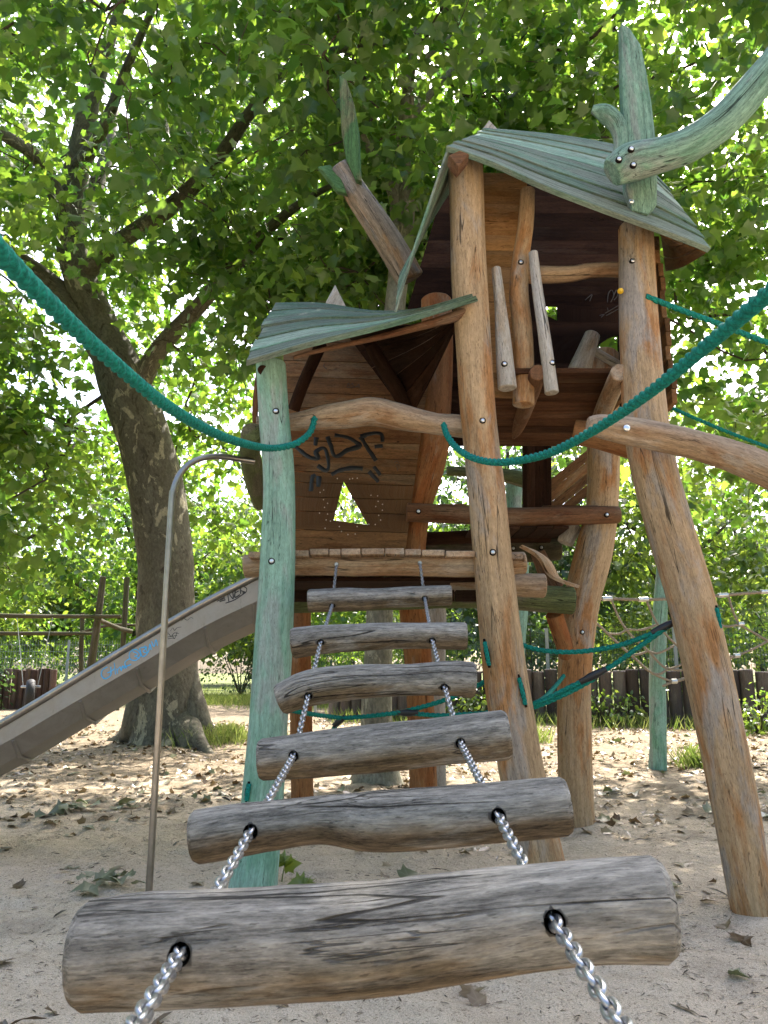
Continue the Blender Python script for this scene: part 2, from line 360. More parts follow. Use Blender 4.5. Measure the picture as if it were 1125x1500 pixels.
def ground():
    def lines(a, b, d, far):
        c = list(np.arange(a, b, d)); k = d; lo = [a]; hi = [b]
        while hi[-1] < far: k *= 1.35; hi.append(hi[-1]+k)
        k = d
        while lo[-1] > -far: k *= 1.35; lo.append(lo[-1]-k)
        return sorted(set(lo[1:]+c+hi))
    xs = lines(-4.5, 4.5, .045, 90); ys = lines(1.2, 10, .045, 95); ys = [v for v in ys if v > -30]
    V = [(x, y, gz(x, y)) for y in ys for x in xs]; n = len(xs)
    mb = MB(); mb.add(V, [(j*n+i, j*n+i+1, (j+1)*n+i+1, (j+1)*n+i) for j in range(len(ys)-1) for i in range(n-1)])
    tag(mb.build('ground', M['sand'], angle=180), kind='structure')
ground()
# ------------------------------------------------------------------ play tower
tower = empty('play_tower', (.3, 4.4, 0), 'crooked two-turret wooden climbing house with green shingled roofs on leaning log posts', 'play tower')
def bolt(px, py, Y, parent, r=.0115, dark=True, nrm=(0, -1, .12)):
    p = P(px, py, Y); n = Vector(nrm).normalized(); mb = MB()
    if dark: tube(mb, [p-n*.012, p+n*.0015], [r*1.5, r*1.45], n=16, sub=1, bump=0, m=1, edge=.03)
    tube(mb, [p-n*.005, p+n*.004, p+n*.008], [r, r*.95, r*.55], n=14, sub=2, bump=0, m=0, edge=.05)
    return mb.build('bolt', [M['bolt_steel'], M['hole']], parent)
def post(spec, mat, bolts=(), name='post', label=None, slots=(), **k):
    mb = MB(); k.setdefault('n', 26); k.setdefault('bump', .07); k.setdefault('freq', 2.2); pts = wlog(mb, spec, **k)
    o = mb.build(name, M[mat], tower)
    if label: o['label'] = label
    def surfY(py):
        for (a, b) in zip(spec, spec[1:]):
            if min(a[1], b[1]) <= py <= max(a[1], b[1]):
                t = (py-a[1])/(b[1]-a[1]); Yc = a[2]+(b[2]-a[2])*t; w = a[3]+(b[3]-a[3])*t; return Yc-RW(w, P(a[0], py, Yc))*1.0
        return spec[0][2]-.08
    for (bx, by) in bolts: bolt(bx, by, surfY(by), o)
    return o, surfY
def base(px, py, dz=-.25):      # buried base point pixel spec under a ground point
    g = G(px, py); return g
# A: green front-left post
postA, syA = post([(366,1330,3.55,78), (372,1290,3.56,72), (382,1200,3.58,62), (394,1050,3.6,57), (403,900,3.62,55), (407,800,3.64,51), (408,700,3.66,46), (402,620,3.68,45), (397,535,3.7,43)], 'green_post', [(404,602), (398,822)], label='green painted front post of the low turret', bump=.05)
postB, syB = post([(800,1300,3.82,72), (789,1245,3.82,69), (762,1120,3.8,66), (742,1000,3.79,64), (725,850,3.78,58), (713,720,3.78,55), (700,600,3.78,52), (693,500,3.79,51), (687,400,3.8,51), (684,300,3.82,51), (681,238,3.84,51)], 'post_wood', [(707,616), (722,809)], bump=.05)
postC, syC = post([(1110,1350,3.45,64), (1097,1300,3.45,62), (1076,1180,3.46,66), (1045,1020,3.5,68), (1012,880,3.56,67), (977,760,3.62,66), (952,660,3.68,64), (941,560,3.75,60), (935,450,3.82,55), (932,335,3.9,49)], 'post_wood', [(927,382)], bump=.05)
postD, syD = post([(846,1215,5.2,52), (842,1120,5.2,50), (841,1000,5.2,48), (849,900,5.2,52), (869,810,5.2,54), (882,740,5.2,46), (884,640,5.2,46), (884,520,5.25,44)], 'post_wood', [(853,926)], bump=.05)
postE, syE = post([(622,1215,5.3,42), (615,1000,5.3,40), (604,880,5.3,40), (604,800,5.3,38), (612,740,5.3,42), (632,660,5.3,48), (640,560,5.3,46), (640,440,5.3,44)], 'orange_wood')
post([(444,1215,5.25,34), (440,1000,5.25,32), (440,850,5.25,32), (438,700,5.25,32), (436,560,5.25,30)], 'orange_wood')
# paired stake beside E, and slanted brace
post([(640,1190,5.8,30), (638,1000,5.8,28), (641,900,5.8,26), (632,870,5.8,24)], 'picket_wood', name='stake')
post([(812,900,5.0,26), (832,960,5.15,24)], 'orange_wood', name='brace')
# rope slots in posts
def slot(px, py, h, Y, parent, lean=0.0):
    mb = MB(); a = P(px-lean, py-h/2, Y); b = P(px+lean, py+h/2, Y); tube(mb, [a, (a+b)/2, b], [.006, .014, .006], n=12, sub=4, bump=0, squash=.5)
    o = mb.build('rope_slot', M['hole'], parent)
    a = P(px-lean*.8, py-h*.4, Y-.008); b = P(px+lean*.8, py+h*.42, Y-.008); mb = MB(); rope_mesh(mb, [a, (a+b)/2+Vector((0, -.004, 0)), b], .010); mb.build('rope_loop', M['rope_green'], parent); return o
def rope_mesh(mb, pts, r, lead=None, per=10, n=18, amp=.24, m=0):
    lead = lead or r*2.6
    q = [Vector(x) for x in catmull([list(p) for p in pts], 40)]
    L = [0]
    for a, b in zip(q, q[1:]): L.append(L[-1]+(b-a).length)
    tot = L[-1]; N = max(4, int(tot/lead*per)); res = []; k = 0
    for i in range(N+1):
        s = tot*i/N
        while k < len(L)-2 and L[k+1] < s: k += 1
        t = (s-L[k])/max(L[k+1]-L[k], 1e-9); res.append(q[k].lerp(q[k+1], t))
    fr = frames(res); V = []; Gv = []; fc = []
    for i, (p, (T, Nn, B)) in enumerate(zip(res, fr)):
        s = tot*i/N; ph = 2*math.pi*s/lead/3*1.0
        for j in range(n):
            a = 2*math.pi*j/n; rr = r*(1-amp+amp*1.6*abs(math.cos(1.5*(a-ph*1.0))))
            V.append(p+(Nn*math.cos(a)+B*math.sin(a))*rr)
    for i in range(N):
        for j in range(n): j2 = (j+1) % n; fc.append((i*n+j, i*n+j2, (i+1)*n+j2, (i+1)*n+j))
    fc.append(tuple(reversed(range(n)))); fc.append(tuple(N*n+j for j in range(n)))
    mb.add(V, fc, None, .5, m)
slot(713,957,42, syB(957)-.002+.018, postB, 4); slot(765,1012,48, syB(1012)+.012, postB, 6); slot(1052,905,36, syC(905)+.03, postC, 3); slot(363,1160,30, syA(1160)+.02, postA, -2)
# --- low turret: platform
def part_log(spec, mat, name='beam', parent=tower, bolts=(), **k):
    mb = MB(); k.setdefault('n', 22); wlog(mb, spec, **k); o = mb.build(name, M[mat], parent)
    for (x, y, Y) in bolts: bolt(x, y, Y, o)
    return o
part_log([(360,830,3.86,36), (420,826,3.86,33), (520,829,3.86,30), (620,828,3.86,32), (700,828,3.86,34), (768,824,3.86,32)], 'rail_wood', bump=.1)
part_log([(662,853,4.25,28), (740,856,4.2,34), (796,858,4.2,36)], 'rail_wood', bump=.06)
part_log([(430,880,4.95,36), (560,876,4.95,36), (700,872,4.95,38), (838,880,4.95,40)], 'green_moss', bump=.04)
fl = MB()
zt = P(560,812,3.78).z
xl, xr = P(366,812,3.78).x, P(770,812,3.78).x
x = xl; i = 0
while x < xr:
    w = random.choice((.06, .085, .1, .12, .12, .15)); w = min(w, xr-x)
    yb = 5.28; y0 = 3.74+random.uniform(-.012, .012); z = zt-.022+random.uniform(-.004, .004)+(.012*math.sin((x-xl)*3))
    board(fl, (x+.002, y0, z), (x+.002, yb, z), (1, 0, 0), w-.004, (0, 0, 1), .032, t=.5+random.uniform(-.2, .2)); x += w
fl.build('lower_floor', M['rail_wood'], tower, bevel=.004)
fl = MB()
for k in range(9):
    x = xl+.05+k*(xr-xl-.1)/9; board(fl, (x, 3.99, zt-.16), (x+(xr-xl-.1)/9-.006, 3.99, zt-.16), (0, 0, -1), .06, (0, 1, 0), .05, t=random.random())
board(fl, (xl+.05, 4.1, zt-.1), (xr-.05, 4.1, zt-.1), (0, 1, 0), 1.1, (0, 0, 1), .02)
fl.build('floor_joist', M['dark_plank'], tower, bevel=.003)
# curved step board running from low floor down to the right-hand post
sb = MB(); A = [P(760,802,3.95), P(786,818,4.2), P(805,846,4.5), P(840,860,4.95)]
ruled(sb, A, [p+Vector((.12, .25, .01)) for p in A], 2, .022, su=12, gap=.004); sb.build('step_board', M['rail_wood'], tower, bevel=.003)
# front rail of the low turret
part_log([(378,622,3.86,24), (430,618,3.86,26), (470,612,3.86,34), (512,606,3.86,40), (545,603,3.86,42), (590,612,3.86,38), (640,621,3.86,33), (690,626,3.86,34)], 'rail_wood', name='rail', bump=.12, freq=6)
# horizontal log running back on the left side
part_log([(369,634,3.72,30), (366,660,4.1,30), (372,700,4.6,30), (382,735,5.2,26)], 'green_moss', name='side_rail', bump=.08)
part_log([(379,545,3.82,9), (374,590,3.86,9), (374,620,3.9,9)], 'brown_log', name='edge_strip', n=8)
# back wall with triangular window
bw = MB()
YB = 5.17
L_ = [P(428,805,YB), P(428,700,YB), P(426,600,YB), P(428,500,YB)]; R_ = [P(592,805,YB), P(594,700,YB), P(606,600,YB), P(618,500,YB)]
ys_ = [805,775,748,727,706,690,668,645,618,596,575,552,528,500,470]
def edge(pts, t): pass
for k in range(len(ys_)-1):
    ya, yb = ys_[k], ys_[k+1]; sl = random.uniform(-1, 6)
    xr_a = 594+max(0, 800-ya)*.135; xr_b = 594+max(0, 800-yb)*.135
    slab(bw, [P(415,ya-.6,YB), P(xr_a,ya+5,YB), P(xr_b,yb+6,YB), P(415,yb+.4,YB)]+[q+Vector((0, .028, 0)) for q in (P(415,ya-.6,YB), P(xr_a,ya+5,YB), P(xr_b,yb+6,YB), P(415,yb+.4,YB))], t=.5+random.uniform(-.2, .2))
wall = bw.build('back_wall', M['brown_plank'], tower)
def tri(mb): prism(mb, [P(503,704,YB), P(488,762,YB), P(539,769,YB)], (0, 1, 0), .3, taper=1.0)
boolean_cut(wall, [(None, None, tri, None)])
def stroke(mb, pts, w, Y, n=8, m=0):
    q = [P(a, b, Y) for a, b in pts]; tube(mb, q, [RW(w, q[0])*random.uniform(.75, 1.2) for _ in q], n=n, sub=6, bump=.3, freq=25, m=m)
gm = MB(); ZG = lambda x, y: (420+x*.1778, 600+y*.1778)
for pts in [[(70,300),(120,345),(190,395),(260,400),(240,350),(300,318),(330,360),(345,470),(320,500),(255,465)], [(335,225),(365,300),(400,385),(500,335),(600,295),(500,230),(395,212)], [(610,225),(690,200),(775,200),(790,265)], [(610,225),(650,290),(735,420)], [(725,305),(790,300)], [(370,540),(440,500),(540,480),(625,488)], [(680,510),(720,555),(755,595)], [(720,470),(770,540)], [(215,540),(205,600),(200,670)], [(265,550),(262,635)], [(245,230),(235,295)], [(205,560),(235,535)]]:
    stroke(gm, [ZG(*p) for p in pts], 6.3, YB-.002)
# flatten the paint onto the boards
gm.v = [(x, YB-.0025+(y-YB+.002)*.12, z) for x, y, z in gm.v]
gm.build('graffiti', M['spray_black'], wall)
gm = MB()
for k in range(38):
    a = k*2.4; rr = 28+18*random.random(); p = P(512+rr*math.cos(a)*1.15, 742+rr*.95*math.sin(a), YB-.001)
    if 485 < 512+rr*math.cos(a)*1.15 < 540 and 702 < 742+rr*.95*math.sin(a) < 770: continue
    gm = MB(); tube(gm, [p+Vector((0, .003, 0)), p+Vector((0, -.002, 0))], [.0045, .0045], n=8, sub=1, bump=0); gm.build('nail_head', M['chalk_white'], wall)
def scratch(pts, w, Y, par):
    gm = MB(); stroke(gm, pts, w, Y); gm.build('scratch_mark', M['faded_chalk'], par)
scratch([(350+a*.3133, 400+b*.3133) for a, b in [(400,425),(395,435),(410,448)]], 1.1, YB-.002, wall)
for pts in [[(505,530),(512,515),(518,530)], [(522,525),(530,515),(535,528)], [(548,532),(560,520),(562,540)], [(505,535),(560,532)]]: scratch([(350+a*.3133, 400+b*.3133) for a, b in pts], 1.0, YB-.002, wall)
for pts in [[(884,440),(905,425),(925,440)], [(900,450),(925,455),(925,490)], [(905,460),(915,505)]]: scratch([ZG(*p) for p in pts], .9, YB-.002, wall)
# --- low turret: roof (ridge from the tall post back to the spike)
lr = MB()
front = [P(693,444,3.66), P(620,468,3.6), P(540,490,3.52), P(450,512,3.45), P(366,537,3.4)]
back = [P(690,438,3.72), P(612,458,4.25), P(545,460,4.75), P(470,449,4.75), P(404,449,4.35)]
ruled(lr, front, back, 6, .03, lift=.006, flip=True, su=16, ends=.035, trand=.45, gap=.007, jit=.006)
lroof = lr.build('low_roof', M['green_roof'], tower, bevel=.003)
lr = MB()
A = [P(404,449,4.35), P(470,449,4.75), P(512,456,4.85)]; B = [P(372,540,5.0), P(400,560,5.3), P(430,560,5.5)]
ruled(lr, [front[-1], P(366,520,3.8), P(372,520,4.6)], [back[-1], P(440,449,4.6), P(500,452,4.9)], 5, .02, lift=.01, su=8, flip=False, gap=.004)
lr.build('low_roof_side', M['green_roof'], lroof, bevel=.003)
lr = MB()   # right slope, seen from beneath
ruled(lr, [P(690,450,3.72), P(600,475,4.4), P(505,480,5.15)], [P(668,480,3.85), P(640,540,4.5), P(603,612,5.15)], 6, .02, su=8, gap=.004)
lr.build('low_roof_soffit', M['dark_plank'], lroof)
lr = MB()
prism(lr, [P(491,418,4.85), P(474,450,4.85), P(508,452,4.85)], (0, 1, .1), .03, taper=.95); lr.build('spike', M['picket_wood'], lroof)
for spec in ([(540,500,4.5,20), (575,560,4.9,22), (606,612,5.1,22)], [(470,505,4.6,18), (445,560,5.0,18), (430,600,5.1,18)], [(694,454,3.74,20), (655,467,3.74,15), (560,493,3.7,9), (470,513,3.62,7), (430,524,3.6,6)]):
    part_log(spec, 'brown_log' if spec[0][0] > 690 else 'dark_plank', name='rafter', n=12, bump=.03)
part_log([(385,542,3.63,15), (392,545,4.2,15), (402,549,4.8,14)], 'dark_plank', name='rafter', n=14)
# --- tall turret
# roof: right slope, visible from above because its back edge stands higher
tr = MB()
front = [P(658,224,3.62), P(720,246,3.6), P(790,278,3.58), P(880,313,3.58), P(960,342,3.6), P(1034,370,3.62)]
back = [P(716,195,4.55), P(760,199,4.5), P(812,204,4.45), P(870,213,4.4), P(925,228,4.35), P(962,270,4.3)]
ruled(tr, front, back, 7, .03, lift=.005, flip=False, su=20, ends=.03, trand=.45, gap=.007, jit=.006)
troof = tr.build('tall_roof', M['green_roof'], tower, bevel=.003)
tr = MB()
ruled(tr, [P(656,226,3.62), P(628,310,3.62), P(600,395,3.6), P(583,456,3.58)], [P(716,195,4.55), P(662,278,4.6), P(614,355,4.6), P(588,402,4.6)], 7, .014, lift=.004, flip=True, su=12, ends=.02)
tr.build('tall_roof_left_slope', M['green_roof'], troof, bevel=.003)
tr = MB()
ruled(tr, [P(1034,372,3.66), P(1000,392,4.2), P(975,398,4.7)], [P(966,345,3.7), P(963,330,4.2), P(962,300,4.6)], 4, .02, su=8, gap=.006); tr.build('eave_soffit', M['brown_plank'], troof)
tr = MB(); prism(tr, [P(716,178,4.5), P(704,194,4.5), P(734,197,4.5)], (0, 1, .1), .035, taper=.95); tr.build('spike', M['picket_wood'], troof)
tr = MB(); prism(tr, [P(656,236,3.56), P(672,229,3.56), P(686,234,3.56), P(670,254,3.56)], (0, 1, 0), .1, taper=.9); tr.build('ridge_beam_end', M['brown_log'], tower)
# back and side walls, floors, inner posts
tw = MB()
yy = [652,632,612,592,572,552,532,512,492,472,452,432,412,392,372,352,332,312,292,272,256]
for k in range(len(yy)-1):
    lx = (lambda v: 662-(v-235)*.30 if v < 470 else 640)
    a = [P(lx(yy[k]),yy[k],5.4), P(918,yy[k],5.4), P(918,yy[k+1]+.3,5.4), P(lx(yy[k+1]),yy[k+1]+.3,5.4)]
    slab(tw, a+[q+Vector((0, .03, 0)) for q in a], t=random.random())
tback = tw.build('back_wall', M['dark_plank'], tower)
def sq(mb): prism(mb, [P(800,447,5.4), P(817,447,5.4), P(817,470,5.4), P(800,462,5.4)], (0, 1, 0), .3, taper=1.0)
def arc(mb): prism(mb, [P(868,528,5.4)]+[P(868+a, 528-b, 5.4) for a, b in ((3,14), (12,26), (24,34), (38,38))]+[P(906,528,5.4)], (0, 1, 0), .3, taper=1.0)
boolean_cut(tback, [(None, None, sq, None), (None, None, arc, None)])
tw = MB()   # right side wall: boards seen edge-on beside the right post, arched cut at its foot
xw0, xw1 = P(966,450,3.98).x, P(905,450,5.3).x
ztop, zbot = P(958,345,3.98).z, P(988,590,3.98).z; nb = 12
for k in range(nb):
    z0 = zbot+(ztop-zbot)*k/nb; z1 = zbot+(ztop-zbot)*(k+1)/nb-.004
    x0 = xw0+.03*(1-k/nb)+.008*math.sin(k*1.7); ye = 5.35 if k > 4 else (4.15+.07*k*k)
    a = Vector((x0, 3.98, z0)); b = Vector((xw1+.12, ye, z0)) if k > 4 else Vector((x0+.01, ye, z0))
    slab(tw, [a, b, b+Vector((0, 0, z1-z0)), a+Vector((0, 0, z1-z0)), a+Vector((.03, 0, 0)), b+Vector((.03, 0, 0)), b+Vector((.03, 0, z1-z0)), a+Vector((.03, 0, z1-z0))], t=random.random())
swall = tw.build('side_wall', M['brown_plank'], tower, bevel=.003)
gm = MB()
for pts in [[(400,440),(405,400),(420,385),(428,410),(415,440)], [(425,420),(440,385),(445,410),(430,430)], [(390,490),(415,475),(450,455)], [(395,500),(450,470)], [(400,465),(403,478)], [(300,430),(330,405),(320,435)], [(365,500),(385,495),(372,508)]]: scratch([(760+a*.3244, 300+b*.3244) for a, b in pts], 1.3, 5.395, tback)
tw = MB()   # honey board panel beside the main post
yy = [580,545,518,490,465,440,414,390,366,343,320,297,275,252]
for k in range(len(yy)-1):
    a = [P(690,yy[k],4.1), P(772,yy[k]+2,4.1), P(772,yy[k+1]+2.5,4.1), P(690,yy[k+1]+.5,4.1)]
    slab(tw, a+[q+Vector((0, .025, 0)) for q in a], t=.5+random.uniform(-.2, .2))
tw.build('front_panel', M['honey_plank'], tower)
o, _ = post([(767,592,3.93,32), (767,540,3.93,31), (765,480,3.92,29), (760,430,3.92,28), (763,380,3.92,25), (770,330,3.93,24), (773,280,3.94,22)], 'post_wood', [(763,384)], name='front_stud', bump=.06)
for spec, bl in (([(727,394,3.84,14), (732,440,3.83,17), (737,500,3.82,23), (743,568,3.81,27)], [(739,533)]), ([(781,370,3.82,13), (788,430,3.82,16), (797,490,3.81,18), (808,575,3.8,21)], [(809,531)])):
    post(spec, 'picket_wood', bl, name='picket', bump=.1)
part_log([(770,402,4.05,26), (830,402,4.05,24), (870,396,4.05,22), (925,396,4.05,24)], 'rail_wood', name='rail', n=16)
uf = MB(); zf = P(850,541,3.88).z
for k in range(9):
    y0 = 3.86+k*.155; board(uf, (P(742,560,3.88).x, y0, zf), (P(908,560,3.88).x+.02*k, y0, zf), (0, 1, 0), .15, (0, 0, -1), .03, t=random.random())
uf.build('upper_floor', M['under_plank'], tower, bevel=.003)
part_log([(908,546,3.74,27), (893,580,4.1,27), (878,618,4.6,26), (868,640,5.1,25)], 'rail_wood', name='floor_joist')
part_log([(788,546,3.8,25), (776,580,4.2,25), (760,618,4.8,24), (748,642,5.3,24)], 'brown_log', name='floor_joist')
part_log([(842,633,4.15,36), (880,640,4.12,38), (930,655,4.1,40)], 'orange_wood', name='beam')
mb = MB()
wlog(mb, [(862,622,3.42,24), (880,624,3.42,36), (925,632,3.42,42), (990,645,3.42,44), (1045,660,3.4,44), (1125,690,3.36,50), (1260,760,3.3,54), (1400,840,3.25,54)], n=24, bump=.09, freq=5)
beam = mb.build('long_beam', M['rail_wood'], tower); bolt(918, 627, 3.345, beam, r=.016, dark=False)
bolt(868, 644, 5.1, postD)
mb = MB(); p = P(909,428,3.78); tube(mb, [p, p+Vector((-.004, -.012, 0)), p+Vector((-.006, -.028, 0))], [.012, .017, .011], n=14, sub=4, bump=0); mb.build('knob', M['yellow_knob'], tower)
part_log([(868,490,4.9,22), (848,545,4.9,34)], 'picket_wood', name='stake'); part_log([(866,512,5.0,13), (908,536,5.0,13)], 'picket_wood', name='brace')
# --- middle landing behind
part_log([(597,751,5.08,28), (680,754,5.08,28), (760,758,5.08,30), (850,755,5.08,28), (906,754,5.08,25)], 'brown_log', name='rail', bolts=((613,749,4.985), (889,754,4.985)))
for x0, x1, y in ((645, 684, 738), (795, 880, 740)):
    mb = MB(); k = 3 if x1-x0 > 50 else 1
    for i in range(k):
        a = x0+(x1-x0)*i/k; b = x0+(x1-x0)*(i+1)/k; p, q = P(a+.5, y, 5.1), P(b-.5, y, 5.1); mb = MB(); board(mb, p, q, (0, 1, 0), .28, (0, 0, -1), .03, t=random.random()); mb.build('seat_board', M['brown_log'], tower, bevel=.004)
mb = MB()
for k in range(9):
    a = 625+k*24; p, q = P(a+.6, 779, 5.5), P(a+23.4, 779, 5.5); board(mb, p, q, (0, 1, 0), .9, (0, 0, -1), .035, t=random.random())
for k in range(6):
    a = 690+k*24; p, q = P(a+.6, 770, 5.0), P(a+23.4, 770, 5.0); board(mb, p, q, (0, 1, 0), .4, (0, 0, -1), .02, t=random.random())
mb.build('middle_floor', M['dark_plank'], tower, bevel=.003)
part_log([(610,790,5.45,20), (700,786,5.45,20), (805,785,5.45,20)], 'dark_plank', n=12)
part_log([(618,803,5.6,32), (700,803,5.6,34), (752,805,5.6,38), (818,802,5.6,38)], 'old_timber', bolts=((752,803,5.49), (793,802,5.49)))
part_log([(828,795,5.3,24), (838,770,5.3,30)], 'picket_wood', name='brace'); part_log([(788,810,5.5,22), (800,838,5.5,24), (815,862,5.5,24)], 'brown_log', name='brace')
mb = MB()
for k in range(-1, 10):
    o0 = k*17
    a = [P(798+o0*.0, 760-o0, 6.0), P(866, 705-o0, 6.0), P(866, 688.4-o0, 6.0), P(798, 743.4-o0, 6.0)]
    if k < 3: slab(mb, a+[q+Vector((0, .03, 0)) for q in a], t=random.random())
a = [P(826,760,6.05), P(868,760,6.05), P(868,620,6.05), P(826,620,6.05)]; 
mb.build('diagonal_panel', M['brown_plank'], tower)
mb = MB()
for k in range(7):
    a = [P(766+6*k, 745, 5.9), P(766+6*k+5.8, 745, 5.9), P(766+6*k+5.8, 600, 5.9), P(766+6*k, 600, 5.9)]; slab(mb, [a[0], a[3], a[2], a[1]]+[q+Vector((0, .03, 0)) for q in (a[0], a[3], a[2], a[1])], t=random.random())
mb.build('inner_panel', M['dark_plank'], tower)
part_log([(655,690,6.6,14), (720,693,6.6,18), (768,703,6.6,24)], 'green_moss', name='beam'); part_log([(752,790,6.8,26), (752,740,6.8,24), (756,690,6.8,22)], 'green_post', name='post')
part_log([(757,1100,6.9,20), (760,960,6.9,18), (764,880,6.9,20), (764,780,6.9,20)], 'green_post', name='post')
# --- carved prongs on the roofs
def carved(outline, Y, th, mat, name, lab=None, nrm=(0, 1, 0), gdir=None):
    mb = MB(); prism(mb, [P(a, b, Y) for a, b in outline], nrm, th, gdir=gdir, taper=.78); o = mb.build(name, M[mat], troof, angle=30)
    if lab: o['label'] = lab
    return o
pr = carved([(908,40), (920,48), (936,72), (944,110), (952,160), (958,215), (960,260), (959,305), (946,318), (924,312), (915,280), (912,200), (909,120)], 3.66, .09, 'green_horn', 'carved_blade', gdir=(0, 0, 1))
bolt(925, 295, 3.612, pr, r=.014, dark=False)
mb = MB(); wlog(mb, [(898,252,3.5,44), (925,238,3.5,58), (965,228,3.48,53), (1010,212,3.45,51), (1060,178,3.42,49), (1110,122,3.4,47), (1160,55,3.38,42), (1200,-20,3.36,34)], n=20, bump=.05, hexy=.03, squash=.8)
hn = mb.build('carved_horn', M['green_horn'], troof)
for bx, by in ((925,218), (907,233), (928,241)): bolt(bx, by, 3.41, hn, r=.0115)
mb = MB(); wlog(mb, [(908,236,3.64,20), (910,205,3.64,22), (903,182,3.64,26), (886,166,3.64,26), (868,160,3.64,12)], n=16, bump=.05); mb.build('carved_hook', M['green_horn'], troof)
mb = MB(); wlog(mb, [(600,408,4.75,43), (580,372,4.7,42), (548,322,4.6,40), (520,280,4.55,36), (498,244,4.5,32)], n=22, bump=.05); lg = mb.build('carved_limb', M['grey_limb'], troof)
carved([(497,114), (508,122), (520,160), (527,200), (530,268), (522,266), (508,238), (500,190)], 4.45, .08, 'green_blade', 'carved_blade', gdir=(0, 0, 1))
carved([(466,247), (484,244), (500,262), (508,286), (494,282)], 4.5, .06, 'green_blade', 'carved_leaf')
# ------------------------------------------------------------------ chain ladder
ladder = empty('chain_ladder', (0, 1.5, 0), 'sagging climbing bridge of grey weathered log rungs threaded on two steel chains', 'chain ladder')
HL = [(265,1395,.845), (368,1217,1.28), (430,1107,1.91), (452,1018,2.33), (470,940,2.82), (487,886,3.45), (493,826,3.79)]
HR = [(812,1350,.845), (728,1192,1.28), (674,1087,1.91), (651,1006,2.33), (633,938,2.82), (622,876,3.45), (615,824,3.79)]
cl = [PZ(*h) for h in HL]; cr = [PZ(*h) for h in HR]
RS = [[(104,1398,146), (200,1391,152), (300,1386,152), (500,1376,152), (650,1360,145), (800,1342,138), (900,1334,140), (985,1332,146)],
      [(282,1226,74), (340,1216,74), (400,1208,70), (470,1200,67), (545,1203,84), (620,1198,86), (700,1192,84), (832,1181,82)],
      [(380,1112,60), (470,1104,66), (560,1095,68), (650,1086,68), (744,1076,70)],
      [(410,1024,46), (450,1008,52), (520,999,50), (600,996,46), (660,994,50), (694,996,52)],
      [(429,942,44), (470,937,42), (540,933,40), (600,931,38), (682,932,40)],
      [(453,880,34), (500,878,33), (550,877,30), (600,874,30), (660,872,30)]]
for i, sp_ in enumerate(RS):
    z0 = HL[i][2]+RW(sp_[2][2], PZ(500, 900, HL[i][2]))*.85
    kx = (z0-.85*RW(sp_[2][2], PZ(500, 900, z0)))/z0; sp_ = [(CX+(a-CX)*kx, b, w) for a, b, w in sp_]
    pts = [PZ(a, b, z0) for a, b, w in sp_]
    mb = MB(); tube(mb, pts, [RW(w, p) for (a, b, w), p in zip(sp_, pts)], n=64, sub=26 if i < 3 else 14, bump=.05, freq=7, edge=.16)
    o = mb.build('rung', [M['weathered_rung'], M['hole']], ladder)
    cuts = []
    for c in (cl, cr):
        d = (c[i+1]-c[i]).normalized(); r = .0125
        cuts.append((c[i]+d*.01, d, r, .13))
    boolean_cut(o, cuts)
def chain(pts, name):
    q = [Vector(x) for x in catmull([list(p) for p in pts], 1)]
    L = [0]
    for a, b in zip(q, q[1:]): L.append(L[-1]+(b-a).length)
    pitch = .0205; N = int(L[-1]/pitch); mb = MB(); wr = .0032; hw = .0066; hl = .0112; k = 0
    ns, nt_ = 14, 7
    for i in range(N):
        s = pitch*(i+.5)
        while k < len(L)-2 and L[k+1] < s: k += 1
        t = (s-L[k])/(L[k+1]-L[k]); p = q[k].lerp(q[k+1], t); T = (q[k+1]-q[k]).normalized()
        A = T.cross(Vector((0, 0, 1))).normalized(); B = T.cross(A)
        rot = math.radians(45)+(math.pi/2 if i % 2 else 0)+random.uniform(-.12, .12); W = A*math.cos(rot)+B*math.sin(rot); H = T.cross(W)
        V = []; Fc = []
        for a in range(ns):
            th = 2*math.pi*a/ns; c, sn = math.cos(th), math.sin(th)
            cen = W*(hw*c)+T*(hl*sn if abs(sn) < .99 else hl*sn)+T*(math.copysign(.003, sn) if abs(sn) > .1 else 0)
            nr = (W*c+T*sn).normalized()
            for b in range(nt_):
                ph = 2*math.pi*b/nt_; V.append(p+cen+nr*(wr*math.cos(ph))+H*(wr*math.sin(ph)))
        for a in range(ns):
            a2 = (a+1) % ns
            for b in range(nt_): b2 = (b+1) % nt_; Fc.append((a*nt_+b, a2*nt_+b, a2*nt_+b2, a*nt_+b2))
        mb.add(V, Fc)
    return mb.build(name, M['galvanised'], ladder, angle=180)
chain([PZ(120,1610,.42), PZ(200,1500,.62)]+cl, 'chain'); chain([PZ(1000,1640,.42), PZ(905,1495,.62)]+cr, 'chain')
for h in (HL[-1], HR[-1]):
    mb = MB(); p = P(h[0], h[1]+1, 3.80); tube(mb, [p, p+Vector((0, -.012, .0))], [.012, .010], n=14, sub=2, bump=0); mb.build('eye_bolt', M['galvanised'], ladder)
